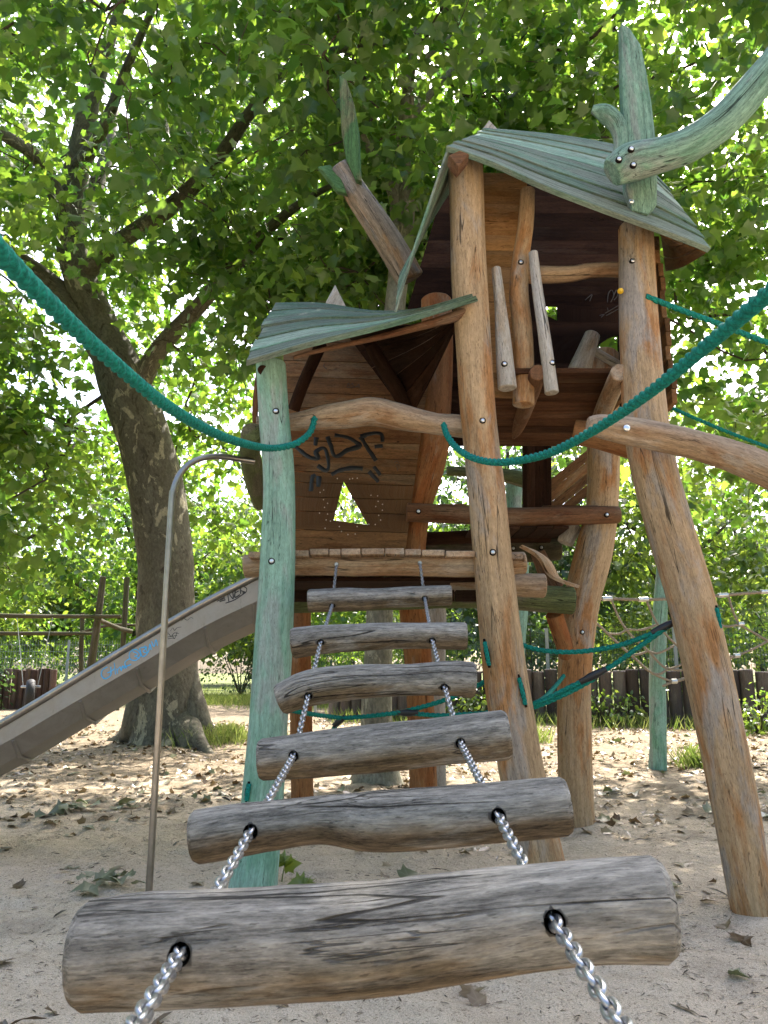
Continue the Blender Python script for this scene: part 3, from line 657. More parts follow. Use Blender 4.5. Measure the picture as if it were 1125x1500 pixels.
# ------------------------------------------------------------------ ropes
def ropething(name, pts, r, label, cat, group=None, mat='rope_green', **k):
    mb = MB(); rope_mesh(mb, pts, r, **k); return tag(mb.build(name, M[mat], angle=180), label, cat, group)
ropething('handrail_rope', [PZ(*a) for a in ((461,613,3.93), (455,632,3.84), (440,646,3.74), (420,654,3.66), (388,656,3.42), (330,641,2.7), (250,598,2.02), (150,517,1.55), (60,432,1.23), (0,370,1.07), (-120,235,  .85))], .0150, 'thick turquoise rope sagging from the low turret rail and rising past the fireman pole', 'rope', 'handrail ropes of the chain bridge')
ropething('handrail_rope', [PZ(*a) for a in ((650,622,3.93), (655,637,3.84), (668,655,3.7), (694,671,3.45), (735,677,3.2), (800,665,2.85), (870,630,2.45), (950,576,2.05), (1040,502,1.66), (1125,430,1.37), (1260,312,1.08))], .0150, 'thick turquoise rope starting beside the central post and crossing the right leaning post', 'rope', 'handrail ropes of the chain bridge')
ropething('guy_rope', [P(946,434,3.72), P(1000,455,3.75), P(1060,477,3.8), P(1125,502,3.85), P(1300,560,3.95)], .0145, 'green rope leaving the upper hole of the right leaning post', 'rope', 'ropes running right from the tower')
ropething('guy_rope', [P(925,560,5.2), P(970,590,5.2), P(1040,622,5.2), P(1125,655,5.2), P(1300,715,5.2)], .0125, 'thin green rope passing behind the right leaning post above the long beam', 'rope', 'ropes running right from the tower')
net = empty('rope_web', (.6, 4.0, 0), 'slack green rope web with black clamps strung low between the tower posts', 'rope web')
def strand(pts, r=.0115): mb = MB(); rope_mesh(mb, pts, r, n=14, per=9); mb.build('strand', M['rope_green'], net, angle=180)
def clamp(a, b, r=.019):
    mb = MB(); d = b-a; tube(mb, [a, a+d*.2, a+d*.35, a+d*.65, a+d*.8, b], [r*.75, r*.8, r, r, r*.8, r*.75], n=12, sub=2, bump=0, squash=.8); mb.build('clamp', M['black_plastic'], net)
J1 = P(985,913,3.62); J2 = P(872,990,3.75); J3 = P(500,1052,4.3); J4 = P(590,1043,4.1)
strand([P(752,940,3.86), P(790,952,3.86), P(840,955,3.8), P(900,947,3.72), P(950,930,3.66), J1]); strand([J1, P(1000,905,3.6), P(1018,898,3.56)], .013)
strand([J1, P(940,945,3.66), P(900,973,3.72), J2]); strand([J2, P(840,1004,3.78), P(800,1024,3.8), P(770,1036,3.82)])
strand([P(826,990,5.08), P(812,1007,4.7), P(795,1024,4.2), P(775,1034,3.86)], .012); strand([J2+Vector((0, .012, -.012)), P(838,1012,3.79), P(798,1030,3.81), P(770,1040,3.83)])
strand([P(425,1040,3.75), P(455,1046,4.0), J3]); strand([J3, P(540,1049,4.2), J4]); strand([J4, P(650,1026,4.0), P(700,1004,3.9), P(722,990,3.86)]); strand([J4, P(640,1048,4.0), P(690,1046,3.9), P(735,1042,3.84)])
strand([J3, P(488,1068,4.35), P(470,1090,4.4), P(448,1130,4.6)])
for j, a, b in ((J1, (955,927,3.65), (992,909,3.61)), (J2, (850,999,3.77), (888,980,3.73)), (J3, (489,1063,4.32), (505,1050,4.29)), (J4, (581,1044,4.12), (613,1044,4.05))): clamp(P(*a), P(*b))
# ------------------------------------------------------------------ slide and pole
slide = empty('slide', (-1.6, 4.5, .6), 'long grey stainless steel slide with blue and black scribbles dropping to the left', 'slide')
Y0, Y1 = 4.28, 4.80
top_e = [P(395,836,Y0), P(300,884,Y0), P(200,942,Y0), P(100,1003,Y0), P(0,1063,Y0), P(-120,1128,Y0), P(-230,1172,Y0), P(-330,1196,Y0)]
bot_e = [P(395,872,Y0), P(300,917,Y0), P(200,976,Y0), P(100,1034,Y0), P(0,1092,Y0), P(-120,1152,Y0), P(-230,1196,Y0), P(-330,1218,Y0)]
tp = [Vector(x) for x in catmull([list(p) for p in top_e], 6)]; bt = [Vector(x) for x in catmull([list(p) for p in bot_e], 6)]
mb = MB(); V = []; n = len(tp)
dy = Vector((0, 1, 0))
prof = []
for a, b in zip(tp, bt):
    W = Y1-Y0; up = (a-b)
    prof.append([b, a, a+dy*.03, b+up*.25+dy*.05, b+up*.12+dy*(W*.5), b+up*.25+dy*(W-.05), a+dy*(W-.03), a+dy*W, b+dy*W, b+dy*(W*.8)+Vector((0, 0, -.10)), b+dy*(W*.5)+Vector((0, 0, -.14)), b+dy*(W*.2)+Vector((0, 0, -.10))])
m_ = 12
V = [p for r in prof for p in r]
Fc = [(i*m_+k, (i+1)*m_+k, (i+1)*m_+(k+1) % m_, i*m_+(k+1) % m_) for i in range(n-1) for k in range(m_)]
Fc += [tuple(range(m_)), tuple((n-1)*m_+k for k in reversed(range(m_)))]
mb.add(V, Fc); ch = mb.build('chute', M['slide_steel'], slide, angle=25)
for off in (0, Y1-Y0):
    mb = MB(); tube(mb, [p+dy*off+Vector((0, 0, .006)) for p in tp[::2]], [.022]*len(tp[::2]), n=14, sub=2, bump=0); mb.build('hand_edge', M['steel_pole'], slide)
for f in (.06, .16, .3, .42, .55, .68):
    mb = MB(); b = bt[int(f*(n-1))]; W = Y1-Y0; k = Vector((0, 0, -.006))
    tube(mb, [b+dy*.01+k, b+dy*(W*.2)+Vector((0, 0, -.10))+k, b+dy*(W*.5)+Vector((0, 0, -.14))+k, b+dy*(W*.8)+Vector((0, 0, -.10))+k, b+dy*(W-.01)+k], [.011]*5, n=8, sub=1, bump=0); mb.build('cross_rib', M['slide_steel'], slide)
def scrib(strokes, w, mat, sc, ox, oy, name):
    mb = MB(); Yp = Y0-.0005
    for st in strokes: stroke(mb, [(ox+a*sc, oy+b*sc) for a, b in st], w, Yp, n=6)
    mb.v = [(x, Y0-.0012+(y-Yp)*.15, z) for x, y, z in mb.v]; mb.build(name, M[mat], ch)
k5 = 280/1125
scrib([[(150,590),(120,610),(115,640),(135,660),(165,645),(172,620),(150,625)], [(170,590),(172,635)], [(190,565),(198,635)], [(170,618),(196,598)], [(205,600),(210,630)], [(210,610),(225,590),(232,615)], [(232,612),(240,585),(250,600),(255,580),(262,600)], [(285,540),(255,560),(260,585),(290,575)], [(300,490),(280,510),(285,545),(320,550),(345,520),(325,490),(300,490)], [(310,525),(340,540)], [(340,480),(355,530),(385,510),(360,500),(380,475),(345,478)], [(370,465),(390,505),(400,455),(408,490)], [(410,440),(425,470),(435,430),(445,465)], [(300,500),(330,515),(310,530)]], 1.5, 'marker_blue', k5, 120, 830, 'graffiti')
scrib([[(865,205),(860,155),(890,190),(885,135)], [(905,130),(900,180),(930,165)], [(902,155),(922,143)], [(903,130),(925,115)], [(930,112),(935,160)], [(955,100),(932,135),(960,150)], [(975,105),(955,115),(970,130),(965,150),(945,155)], [(845,215),(900,195),(965,150)], [(945,110),(975,95),(990,100)]], 1.7, 'marker_black', k5, 120, 830, 'graffiti')
scrib([[(520,380),(535,360),(545,375),(560,360),(585,355)], [(490,405),(510,395),(525,410),(545,390),(570,395)], [(500,415),(530,410),(560,405)], [(495,390),(510,385)], [(530,400),(545,425),(560,385)], [(585,320),(600,305),(620,315),(640,300),(655,305)], [(505,425),(545,420)]], .8, 'marker_black', k5, 120, 830, 'graffiti')
scrib([[(795,205),(840,180)], [(800,200),(842,188)], [(810,205),(845,195)]], 1.6, 'marker_black', k5, 120, 830, 'graffiti')
g = G(218,1310); mb = MB(); x0, y0 = g.x, g.y
ztop = P(245,740,y0).z; zt2 = P(300,677,y0).z+.01
pe = P(372,676,4.05)
pts = [Vector((x0, y0, -.3)), Vector((x0, y0, .5)), Vector((x0, y0, 1.2)), Vector((x0, y0, ztop))]
p1 = Vector((x0, y0, ztop)); c1 = Vector((x0, y0, pe.z)); hd = Vector((pe.x-x0, pe.y-y0, 0)).normalized(); p2 = Vector((x0, y0, pe.z))+hd*(pe.z-ztop)
for k in range(1, 9): t = k/8; pts.append((p1*(1-t)**2)+(c1*(2*t*(1-t)))+(p2*t*t))
pts.append(pe)
tube(mb, pts, [.0165]*len(pts), n=16, sub=4, bump=0)
tag(mb.build('fireman_pole', M['steel_pole']), 'thin bent stainless steel pole standing in the sand left of the green post', 'pole')
# ------------------------------------------------------------------ far playground: posts, net, fences, swing
gp = G(965,1115)
mb = MB(); wlog(mb, [(963,1135,8.2,26), (964,1080,8.2,24), (963,980,8.2,23), (967,900,8.2,21), (972,830,8.2,19), (975,770,8.2,17)], n=18, bump=.06)
tag(mb.build('net_post', M['green_post']), 'slender green post behind the right leg with the tan climbing net tied to it', 'post')
spn = empty('climbing_net', (3.5, 8, 1), 'tan rope climbing net with silver sleeves hanging beyond the right leaning post', 'climbing net')
def zz8(a, b): return (860+a*.2356, 800+b*.2356)
def tan(pts, Y=8.0, r=.012, name='net_rope'):
    mb = MB(); rope_mesh(mb, [P(*zz8(a, b), Y) for a, b in pts], r, n=8, per=4); mb.build(name, M['rope_tan'], spn, angle=180)
tan([(-60,335), (130,327), (350,333), (600,322), (850,305), (1125,285), (1700,260)], r=.016)
tan([(150,335), (200,450), (245,520), (300,580), (380,650), (500,760), (640,705)]); tan([(370,340), (430,470), (500,560), (600,660), (650,740)])
tan([(50,470), (130,545), (220,630), (300,700), (400,785), (540,840), (660,800)]); tan([(130,545), (200,545), (250,520), (340,520), (430,490)])
tan([(370,650), (440,665), (540,620)]); tan([(260,680), (330,670), (380,650)]); tan([(500,760), (590,770), (640,720)]); tan([(470,870), (540,842), (660,805)])
tan([(400,790), (450,795), (500,765)]); tan([(880,310), (905,400), (950,485), (1040,540), (1125,590)]); tan([(950,485), (870,500), (800,480)]); tan([(1125,590), (1030,640), (930,680), (860,690)]); tan([(660,800), (800,740), (930,680)]); tan([(1125,590), (1300,640), (1600,700)])
mb = MB()
for a, b in ((125,327), (350,333), (845,306), (1110,284)): p = P(*zz8(a, b), 8.0); tube(mb, [p+Vector((-.05, 0, 0)), p+Vector((.05, 0, .004))], [.025, .025], n=10, sub=1, bump=0)
for a, b in ((540,840), (955,485), (930,680)): p = P(*zz8(a, b), 8.0); tube(mb, [p+Vector((-.025, 0, 0)), p+Vector((.03, 0, 0))], [.025, .025], n=10, sub=1, bump=0)
mb.build('sleeve', M['aluminium'], spn)
def palisade(x0, y0, x1, y1, dia, h, mat, label):
    root = empty('palisade', (x0, y0, 0), label, 'palisade', 'palisade rows edging the sand'); n = int(math.hypot(x1-x0, y1-y0)/dia)
    for i in range(min(n, 98)):
        t = i/n; x = x0+(x1-x0)*t; y = y0+(y1-y0)*t; lx, ly = random.uniform(-.02, .02), random.uniform(-.02, .02); hh = h+random.uniform(-.03, .03); mb = MB()
        tube(mb, [Vector((x, y, -.2)), Vector((x+lx, y+ly, hh))], [dia*.49]*2, n=14, sub=2, bump=.02, t=random.random(), edge=.12); mb.build('log', M[mat], root)
palisade(-1.0, 15.6, 9.6, 12.6, .235, .95, 'palisade_log_plastic', 'dark grey log palisade in front of the mesh fence on the right')
palisade(-13.5, 19.5, -8.0, 19.0, .165, .95, 'palisade_log_brown', 'reddish brown log palisade behind the tyre swing')
palisade(-7.6, 22, -6.0, 21.6, .165, .55, 'palisade_log_plastic', 'short grey palisade stub between the slide and the big tree trunk')
def meshfence(x0, y0, x1, y1, h, wire, pm, label, hs=.2, vs=.06, post_d=2.5, pw=.03):
    root = empty('mesh_fence', (x0, y0, 0), label, 'fence', 'metal mesh fences around the playground'); L = math.hypot(x1-x0, y1-y0); d = Vector((x1-x0, y1-y0, 0))/L; o = Vector((x0, y0, 0))
    for k in range(int(L/post_d)+1):
        p = o+d*(k*post_d); mb = MB(); board(mb, p-d*pw-Vector((0, .03, .2)), p-d*pw-Vector((0, .03, -h-.06)), d, pw*2, (0, 1, 0), .05); mb.build('fence_post', M[pm], root)
    mb = MB(); th = .006
    for k in range(int(h/hs)+1):
        z = .06+k*hs; board(mb, o+Vector((0, 0, z)), o+d*L+Vector((0, 0, z)), (0, 0, 1), th*1.5, d.cross(Vector((0, 0, 1))), th)
    for k in range(int(L/vs)):
        p = o+d*(k*vs)+Vector((0, .008, .05)); board(mb, p, p+Vector((0, 0, h)), d, th, (0, 1, 0), th)
    mb.build('mesh_panel', M[wire], root)
meshfence(-1.5, 16.9, 13, 13.6, 1.75, 'fence_green', 'fence_grey', 'tall green double wire fence right behind the dark palisade')
meshfence(-17, 23, -7.5, 23, 1.75, 'fence_grey', 'fence_grey', 'pale grey mesh fence beyond the tyre swing on the left', vs=.08)
meshfence(-6.4, 24.5, -1.2, 23.0, 1.15, 'fence_green', 'fence_green', 'low green wire fence seen between the big trunk and the green post', hs=.22, vs=.3)
sw = empty('swing_frame', (-9, 17.5, 0), 'dark rustic timber swing frame with two long crossbeams at the left edge', 'swing frame')
for spec, nm in (([(126,1045,17.5,13), (133,978,17.5,12), (143,910,17.5,11), (151,845,17.5,9)], 'post'), ([(171,1040,18.5,8), (180,948,18.5,8), (186,846,18.5,8)], 'post'), ([(118,1040,18.5,6), (119,960,18.5,7), (121,898,18.5,6)], 'post'),
                 ([(-80,901,17.3,7), (0,902,17.3,7), (90,903,17.3,6), (177,903,17.3,5)], 'beam'), ([(-80,928,18.2,6), (0,928,18.2,6), (136,928,18.2,5)], 'beam'), ([(146,908,17.3,6), (170,919,18,7), (192,925,18.6,7)], 'beam'), ([(120,926,18.4,4), (160,916,18.6,4), (204,916,18.8,4)], 'beam')):
    mb = MB(); wlog(mb, spec, n=10, bump=.08, freq=2); mb.build(nm, M['old_timber'], sw)
tyre = empty('tyre_swing', P(45,1015,17.0), 'black tyre hanging upright on chains in front of the brown palisade', 'tyre swing')
mb = MB(); c = P(44,1016,17.0); V = []; Fc = []; NU, NV = 28, 12
for i in range(NU):
    a = 2*math.pi*i/NU
    for j in range(NV):
        b = 2*math.pi*j/NV; rr = .24+.075*math.cos(b); V.append(c+Matrix.Rotation(math.radians(25), 3, 'Z') @ Vector((.095*math.sin(b), math.cos(a)*rr, math.sin(a)*rr)))
for i in range(NU):
    for j in range(NV): i2, j2 = (i+1) % NU, (j+1) % NV; Fc.append((i*NV+j, i2*NV+j, i2*NV+j2, i*NV+j2))
mb.add(V, Fc); mb.build('tyre', M['tyre_rubber'], tyre)
for a, b in ((25,34), (77,55)):
    mb = MB(); tube(mb, [P(a, 905, 17.2), P(b, 1006, 17.0)], [.008, .008], n=6, sub=1, bump=0); mb.build('chain', M['fence_grey'], tyre)
mb = MB(); tube(mb, [P(31,1006,17), P(59,1006,17)], [.025, .025], n=8, sub=1, bump=0); mb.build('axle', M['galvanised'], tyre)
# ------------------------------------------------------------------ leaves and trees
def lobed():
    o = [(0, 0), (.18, -.04), (.46, .04), (.37, .22), (.62, .52), (.36, .54), (.24, .68), (0, 1.05)]
    pts = o+[(-x, y) for x, y in reversed(o[1:-1])]
    return np.array(pts), (0, .34)
LOB, LCEN = lobed()
SIMPLE = np.array([(0, 0), (.26, .25), (.28, .6), (0, 1.0), (-.28, .6), (-.26, .25)])
def leaf_mesh(name, pos, nrm, head, size, tint, mat, parent, simple=False, curl=.55):
    """pos,nrm,head (N,3); size,tint (N,)"""
    N = len(pos); out = SIMPLE if simple else LOB
    vein = np.array([1, 1, 0, 1, 0, 1, .5, 1.0] if simple is None else ([1, .1, .1, 1, .1, .1, 1] if simple else [1, 0, 1, 0, 1, 0, .1, 1, .1, 0, 1, 0, 1, 0, 1.0]))
    ring = np.concatenate([out, np.array([[0, .45 if simple else LCEN[1]]])]); K = len(ring)
    h = head/np.linalg.norm(head, axis=1, keepdims=True); n = nrm-(nrm*h).sum(1, keepdims=True)*h; n /= np.linalg.norm(n, axis=1, keepdims=True)+1e-9; s = np.cross(h, n)
    x = ring[:, 0][None, :, None]; y = ring[:, 1][None, :, None]
    cv = (RNG.uniform(.2, 1, N)*curl)[:, None, None]; fold = (RNG.uniform(-.1, .6, N))[:, None, None]
    z = -cv*(y-.3)**2+fold*np.abs(x)-.12*cv*np.abs(x)
    V = pos[:, None, :]+size[:, None, None]*(x*s[:, None, :]+y*h[:, None, :]+z*n[:, None, :])
    k = K-1
    idx = np.arange(k); tri = np.stack([idx, (idx+1) % k, np.full(k, k)], 1)
    Fa = (np.arange(N)[:, None, None]*K+tri[None]).reshape(-1, 3)
    me = bpy.data.meshes.new(name); nv, nf = N*K, N*k
    me.vertices.add(nv); me.vertices.foreach_set('co', V.astype('f').ravel())
    me.loops.add(nf*3); me.loops.foreach_set('vertex_index', Fa.astype('i').ravel())
    me.polygons.add(nf); me.polygons.foreach_set('loop_start', (np.arange(nf)*3).astype('i')); me.polygons.foreach_set('use_smooth', np.ones(nf, bool))
    me.update(calc_edges=True); a = me.attributes.new('tint', 'FLOAT', 'POINT'); a.data.foreach_set('value', np.repeat(tint, K).astype('f'))
    a = me.attributes.new('vein', 'FLOAT', 'POINT'); a.data.foreach_set('value', np.tile(vein, N).astype('f'))
    me.materials.append(M[mat]); o = bpy.data.objects.new(name, me); COL.objects.link(o)
    if parent: o.parent = parent; o.matrix_parent_inverse = Matrix.Translation(parent.location).inverted()
    return o
def clusters(ell, keep=None, clump=1.1, thr=-.08):
    out = []
    for (c, r, n) in ell:
        k = 0; tries = 0
        while k < n and tries < n*40:
            tries += 1
            v = RNG.normal(size=3); v /= np.linalg.norm(v); v *= RNG.random()**.38
            p = np.array(c)+v*np.array(r)
            if mnoise.noise(Vector(p*clump*.8)) < thr: continue
            if keep and not keep(p): continue
            out.append(p); k += 1
    return np.array(out)
def grow(mb, nodes, cl, maxr=.03, droop=.15):
    """link every cluster to the nearest woody point so that twigs carry the leaves"""
    nodes = np.array(nodes); base = nodes.copy()
    d0 = np.array([np.min(((base-c)**2).sum(1)) for c in cl]); order = np.argsort(d0)
    P_ = list(nodes); arr = np.zeros((len(nodes)+len(cl)*2, 3)); arr[:len(nodes)] = nodes; m = len(nodes)
    par = [-1]*m; cnt = {}
    links = []
    for i in order:
        c = cl[i]; dd = ((arr[:m]-c)**2).sum(1); j = int(np.argmin(dd)); mid = (arr[j]*.5+c*.5)+RNG.normal(size=3)*.12*math.sqrt(dd[j])+np.array([0, 0, .06*math.sqrt(dd[j])])
        arr[m] = mid; arr[m+1] = c; par += [j, m]; m += 2
    w = [0]*m
    for k in range(m-1, len(base)-1, -1):
        w[k] += 1
        if par[k] >= 0: w[par[k]] += w[k]
    for k in range(len(base)+1, m, 2):
        a, b, c = arr[par[k-1]], arr[k-1], arr[k]
        r0 = min(maxr, .0035*(w[k-1])**.45); r1 = min(maxr, .0035*max(w[k], 1)**.45)
        tube(mb, [Vector(a), Vector(b), Vector(c)], [r0, (r0+r1)/2, r1*.7], n=5, sub=2, bump=0, cap=False)
def leaves_for(cl, per, spread, size, simple=False):
    N = len(cl)*per; c = np.repeat(cl, per, 0); off = RNG.normal(size=(N, 3))*np.array([spread, spread, spread*.62]); pos = c+off
    rad = off.copy(); rad[:, 2] *= .3; rad += RNG.normal(size=(N, 3))*spread*.5; head = rad/(np.linalg.norm(rad, axis=1, keepdims=True)+1e-6); head[:, 2] -= RNG.uniform(.1, 1.1, N)
    nrm = RNG.normal(size=(N, 3))*.75+np.array([0, 0, 1.0]); sz = RNG.uniform(size[0], size[1], N)
    ct = np.repeat(RNG.random(len(cl)), per); t = np.clip(ct*.55+RNG.random(N)*.5-.02, 0, 1)
    return pos, nrm, head, sz, t
dense = []
def limb_nodes(specs, mb, **k):
    nodes = []; dense.clear()
    for sp_ in specs:
        pts = [P(a, b, c) for a, b, c, w in sp_]; rads = [RW(w, p) for (a, b, c, w), p in zip(sp_, pts)]
        tube(mb, pts, rads, **k)
        dense.extend(q for q in catmull([list(p)+[r] for p, r in zip(pts, rads)], 14))
        for q in catmull([list(p)+[r] for p, r in zip(pts, rads)], 4):
            if q[2] > 2.0 and q[3] < .26: nodes.append(q[:3])
    return nodes
def keepout(p):
    if p[2] < 2.0: return False
    if p[1] < 5.6 and p[2] < 5.0+max(0, 4.2-p[1])*.6: return False
    if p[1] < 6.3 and -1.2 < p[0] < 2.6 and p[2] < 4.7: return False
    q = p-np.array(CAMP); zz = q.dot(np.array(FWD)); px = CX+F*q[0]/zz; py = CY-F*q.dot(np.array(UP))/zz
    if p[1] < 11.3 and 400 < py < 1100 and abs(px-(240 if py > 800 else 240-(800-py)*.20 if py > 620 else 204-(620-py)*.45)) < 62: return False
    if p[1] < 11.4 and p[2] < 4.6 and abs(p[0]+3.4+(.35*(p[2]-3) if p[2] > 3 else 0)) < .75: return False
    return True
T1 = empty('plane_tree', G(243,1085), 'huge plane tree with mottled peeling trunk curving left behind the slide', 'tree')
mb = MB()
spec = [[(246,1105,11,135), (246,1080,11,112), (246,1050,11,98), (246,1000,11,89), (244,900,11,84), (240,800,11,80), (226,700,11,77), (203,620,11,76), (180,555,11,72), (150,480,11,50), (118,410,10.9,46), (104,340,10.8,42), (112,250,10.6,36), (132,150,10.2,28), (160,60,9.7,18), (190,-30,9.2,12)],
        [(190,575,11,50), (140,495,11,42), (100,445,11,40), (60,408,10.9,36), (10,370,10.6,28), (-80,310,10,18)],
        [(200,570,11,34), (238,505,10.8,25), (290,450,10.5,23), (345,388,10,20), (405,325,9.5,15), (470,280,9,9), (540,250,8.6,5)],
        [(118,405,10.9,32), (170,358,10.5,26), (230,318,10,24), (275,280,9.5,23), (320,233,9,20), (370,160,8.5,17), (430,95,8,15), (500,72,7.6,11), (620,60,7,7)],
        [(104,340,10.8,30), (60,240,10,21), (0,195,9,17), (-90,150,8,12)], [(112,250,10.6,26), (150,190,9.8,18), (190,90,9,13), (230,0,8,9)], [(104,350,10.8,22), (150,250,11.5,22), (160,210,11.8,18), (170,120,12.4,12)]]
nodes = limb_nodes(spec, mb, n=26, sub=6, bump=.09, freq=1.1, cap=False)
for (a, b, r) in (((246,1050), (176,1094), .17), ((246,1050), (312,1098), .16), ((246,1040), (212,1099), .16), ((246,1045), (278,1104), .17), ((246,1045), (245,1102), .15), ((246,1045), (298,1110), .10)):
    p = P(a[0]+(b[0]-a[0])*.45, 985, 11.0); q = P(a[0]+(b[0]-a[0])*.62, 1050, 10.85); e = G(b[0], b[1]-8); tube(mb, [p, q, e+Vector((0, .1, .0)), e+Vector(((b[0]-a[0])*.006, -.25, -.15))], [r*.8, r*1.15, r*.8, r*.3], n=14, sub=5, bump=.12, freq=3, cap=False)
mb.build('trunk', M['plane_bark'], T1, angle=80)
def thin(L, shown, keepp=.24):
    pos = L[0]; D = np.array(shown); f = lambda p: (p-np.array(CAMP))@np.array(FWD)
    def pr(p): q = p-np.array(CAMP); z = f(p); return np.stack([CX+F*q[:, 0]/z, CY-F*(q@np.array(UP))/z, z], 1)
    a, b = pr(pos), pr(D[:, :3]); rw = D[:, 3]*F/b[:, 2]; bad = np.zeros(len(pos), bool)
    for (x, y, z), r in zip(b, rw): bad |= (np.abs(a[:, 0]-x) < r+9) & (np.abs(a[:, 1]-y) < r+9) & (a[:, 2] < z+.1)
    ok = ~bad | (RNG.random(len(pos)) < keepp); return [v[ok] for v in L]
def clear(cl, nodes, w=46, keepp=.12):
    def pr(p): q = p-np.array(CAMP); z = q@np.array(FWD); return np.stack([CX+F*q[:, 0]/z, CY-F*(q@np.array(UP))/z, z], 1)
    a, b = pr(cl), pr(np.array(nodes)); ok = []
    for r in a:
        near = (np.hypot(b[:, 0]-r[0], b[:, 1]-r[1]) < w*7/r[2]+8) & (b[:, 2] > r[2]-.2); ok.append(not near.any() or RNG.random() < keepp)
    return cl[np.array(ok)]
c1 = clusters([((-3.2, 8.6, 7.6), (6.6, 4.6, 2.6), 600), ((-5.4, 9.5, 4.3), (2.6, 2.4, 2.2), 130), ((-.6, 8.6, 5.9), (2.4, 2.4, 1.5), 80), ((-7.5, 10.5, 5.5), (3, 3, 3), 90), ((-3.4, 12.8, 5.2), (3.2, 1.4, 2.6), 90), ((-3.6, 11.0, 11.0), (7, 4.5, 1.8), 120)], keepout)
shown = [q for q in dense if q[3] > .035]; mb = MB(); grow(mb, nodes, c1); mb.build('twig_sprays', M['twig_bark'], T1, angle=180)
T2 = empty('plane_tree', G(552,1130), 'slimmer straight plane tree rising right behind the tower between its two roofs', 'tree')
mb = MB()
spec = [[(550,1160,7.2,95), (551,1128,7.2,66), (552,1090,7.2,50), (552,1000,7.2,44), (556,900,7.2,40), (560,700,7.2,36), (574,500,7.2,31), (584,400,7.2,29), (593,310,7.2,29), (590,230,7.2,23), (598,130,7.2,17), (612,20,7.2,12), (620,-80,7.2,8)],
        [(582,350,7.2,20), (576,285,7.15,17), (548,230,7,13), (520,185,6.8,10), (480,140,6.5,6)], [(578,285,7.15,12), (585,225,7.1,10), (600,190,7,8), (604,120,6.9,6)],
        [(596,180,7.2,12), (680,90,8.0,10), (800,40,8.6,9), (940,90,9.2,8), (1060,200,9.6,6)], [(604,100,7.2,9), (700,30,7.6,8), (850,-20,7.6,7)], [(592,300,7.2,9), (700,330,9,9), (900,400,10,8), (1080,470,10.5,6)]]
nodes = limb_nodes(spec, mb, n=20, sub=6, bump=.07, freq=1.6, cap=False); shown += dense[:85]; mb.build('trunk', M['pale_bark'], T2, angle=80)
leaf_mesh('crown', *thin(leaves_for(c1, 38, .29, (.08, .19)), shown), 'plane_leaf', T1)
c2 = clusters([((2.4, 8.2, 7.3), (5.2, 3.4, 2.2), 420), ((5.4, 10, 4.9), (2.8, 2.4, 2.1), 120), ((1.2, 9.6, 5.3), (2.6, 1.8, 1.3), 70), ((3.4, 11, 10.2), (6, 4, 1.8), 40)], keepout)
mb = MB(); grow(mb, nodes, c2); mb.build('twig_sprays', M['twig_bark'], T2, angle=180)
leaf_mesh('crown', *thin(leaves_for(c2, 38, .29, (.08, .19)), shown), 'plane_leaf', T2)
def bgtree(x, y, h, cr, cz, ncl, mat, label, tr=.16, per=26, size=(.15, .3), lean=0, name='broadleaf_tree', low=.3):
    root = empty(name, (x, y, 0), label, 'tree', 'trees around the playground'); mb = MB(); nodes = []
    def limb(pts, rr):
        tube(mb, pts, rr, n=12, sub=4, bump=.1, freq=1, cap=False)
        for q in catmull([list(p) for p in pts], 4):
            if q[2] > 1.4: nodes.append(q)
    limb([Vector((x, y, -.2)), Vector((x+.02, y, .3)), Vector((x+lean*.4, y, h*.3)), Vector((x+lean*.7, y+.2, h*.6)), Vector((x+lean, y, h*.95))], [tr*1.5, tr*1.1, tr*.9, tr*.6, tr*.15])
    for k in range(7):
        a = k*2.4+x; z0 = h*(.22+.08*k); R_ = cr*.75
        limb([Vector((x+lean*.5, y, z0)), Vector((x+lean*.5+math.cos(a)*R_*.45, y+math.sin(a)*R_*.45, z0+h*.1)), Vector((x+lean*.5+math.cos(a)*R_, y+math.sin(a)*R_, z0+h*.2+.3*math.sin(k)))], [tr*.5, tr*.35, tr*.08])
    mb.build('trunk', M['dark_bark'], root, angle=80)
    c = clusters([((x+lean*.6, y, cz), (cr, cr, (h-cz)*1.02), ncl), ((x+lean*.3, y, cz*.72), (cr*.9, cr*.9, cz*low*1.6), ncl//2)], lambda p: p[2] > .5, clump=.8)
    mb = MB(); grow(mb, nodes, c, .04); mb.build('twig_sprays', M['twig_bark'], root, angle=180)
    leaf_mesh('crown', *leaves_for(c, per, .36, size, True), mat, root, simple=True)
for a in [(-13.5, 25, 9, 3.6, 5.2, 150, 'shrub_leaf', 'forked dark trunked tree beyond the swing frame at the far left'), (-8.8, 27, 10, 3.8, 5.6, 160, 'plane_leaf', 'bright leafy tree filling the gap between swing frame and big trunk'),
          (-4.0, 28, 9, 3.4, 4.8, 150, 'shrub_leaf', 'leafy tree beyond the low green fence right of the big trunk'), (-.2, 24, 8.5, 3.3, 4.4, 150, 'plane_leaf', 'leafy tree seen under the low turret between ladder rungs'),
          (3.6, 21, 8.5, 3.0, 4.6, 150, 'dark_leaf', 'dark dense tree behind the mesh fence beyond the green net post'), (7.8, 20.5, 9, 3.2, 5.0, 160, 'shrub_leaf', 'light green tree behind the mesh fence at the right edge'),
          (11.8, 24, 10, 3.8, 5.6, 140, 'plane_leaf', 'tall pale tree at the far right above the climbing net'), (-17.5, 31, 11, 4.5, 6.2, 130, 'plane_leaf', 'distant tall tree furthest out on the left'),
          (-1.5, 35, 12, 4.8, 7, 150, 'shrub_leaf', 'tall distant tree showing between the low roof and the big trunk'), (6.0, 33, 12, 4.8, 7, 150, 'plane_leaf', 'tall distant tree rising behind the tall turret on the right')]: bgtree(*a)
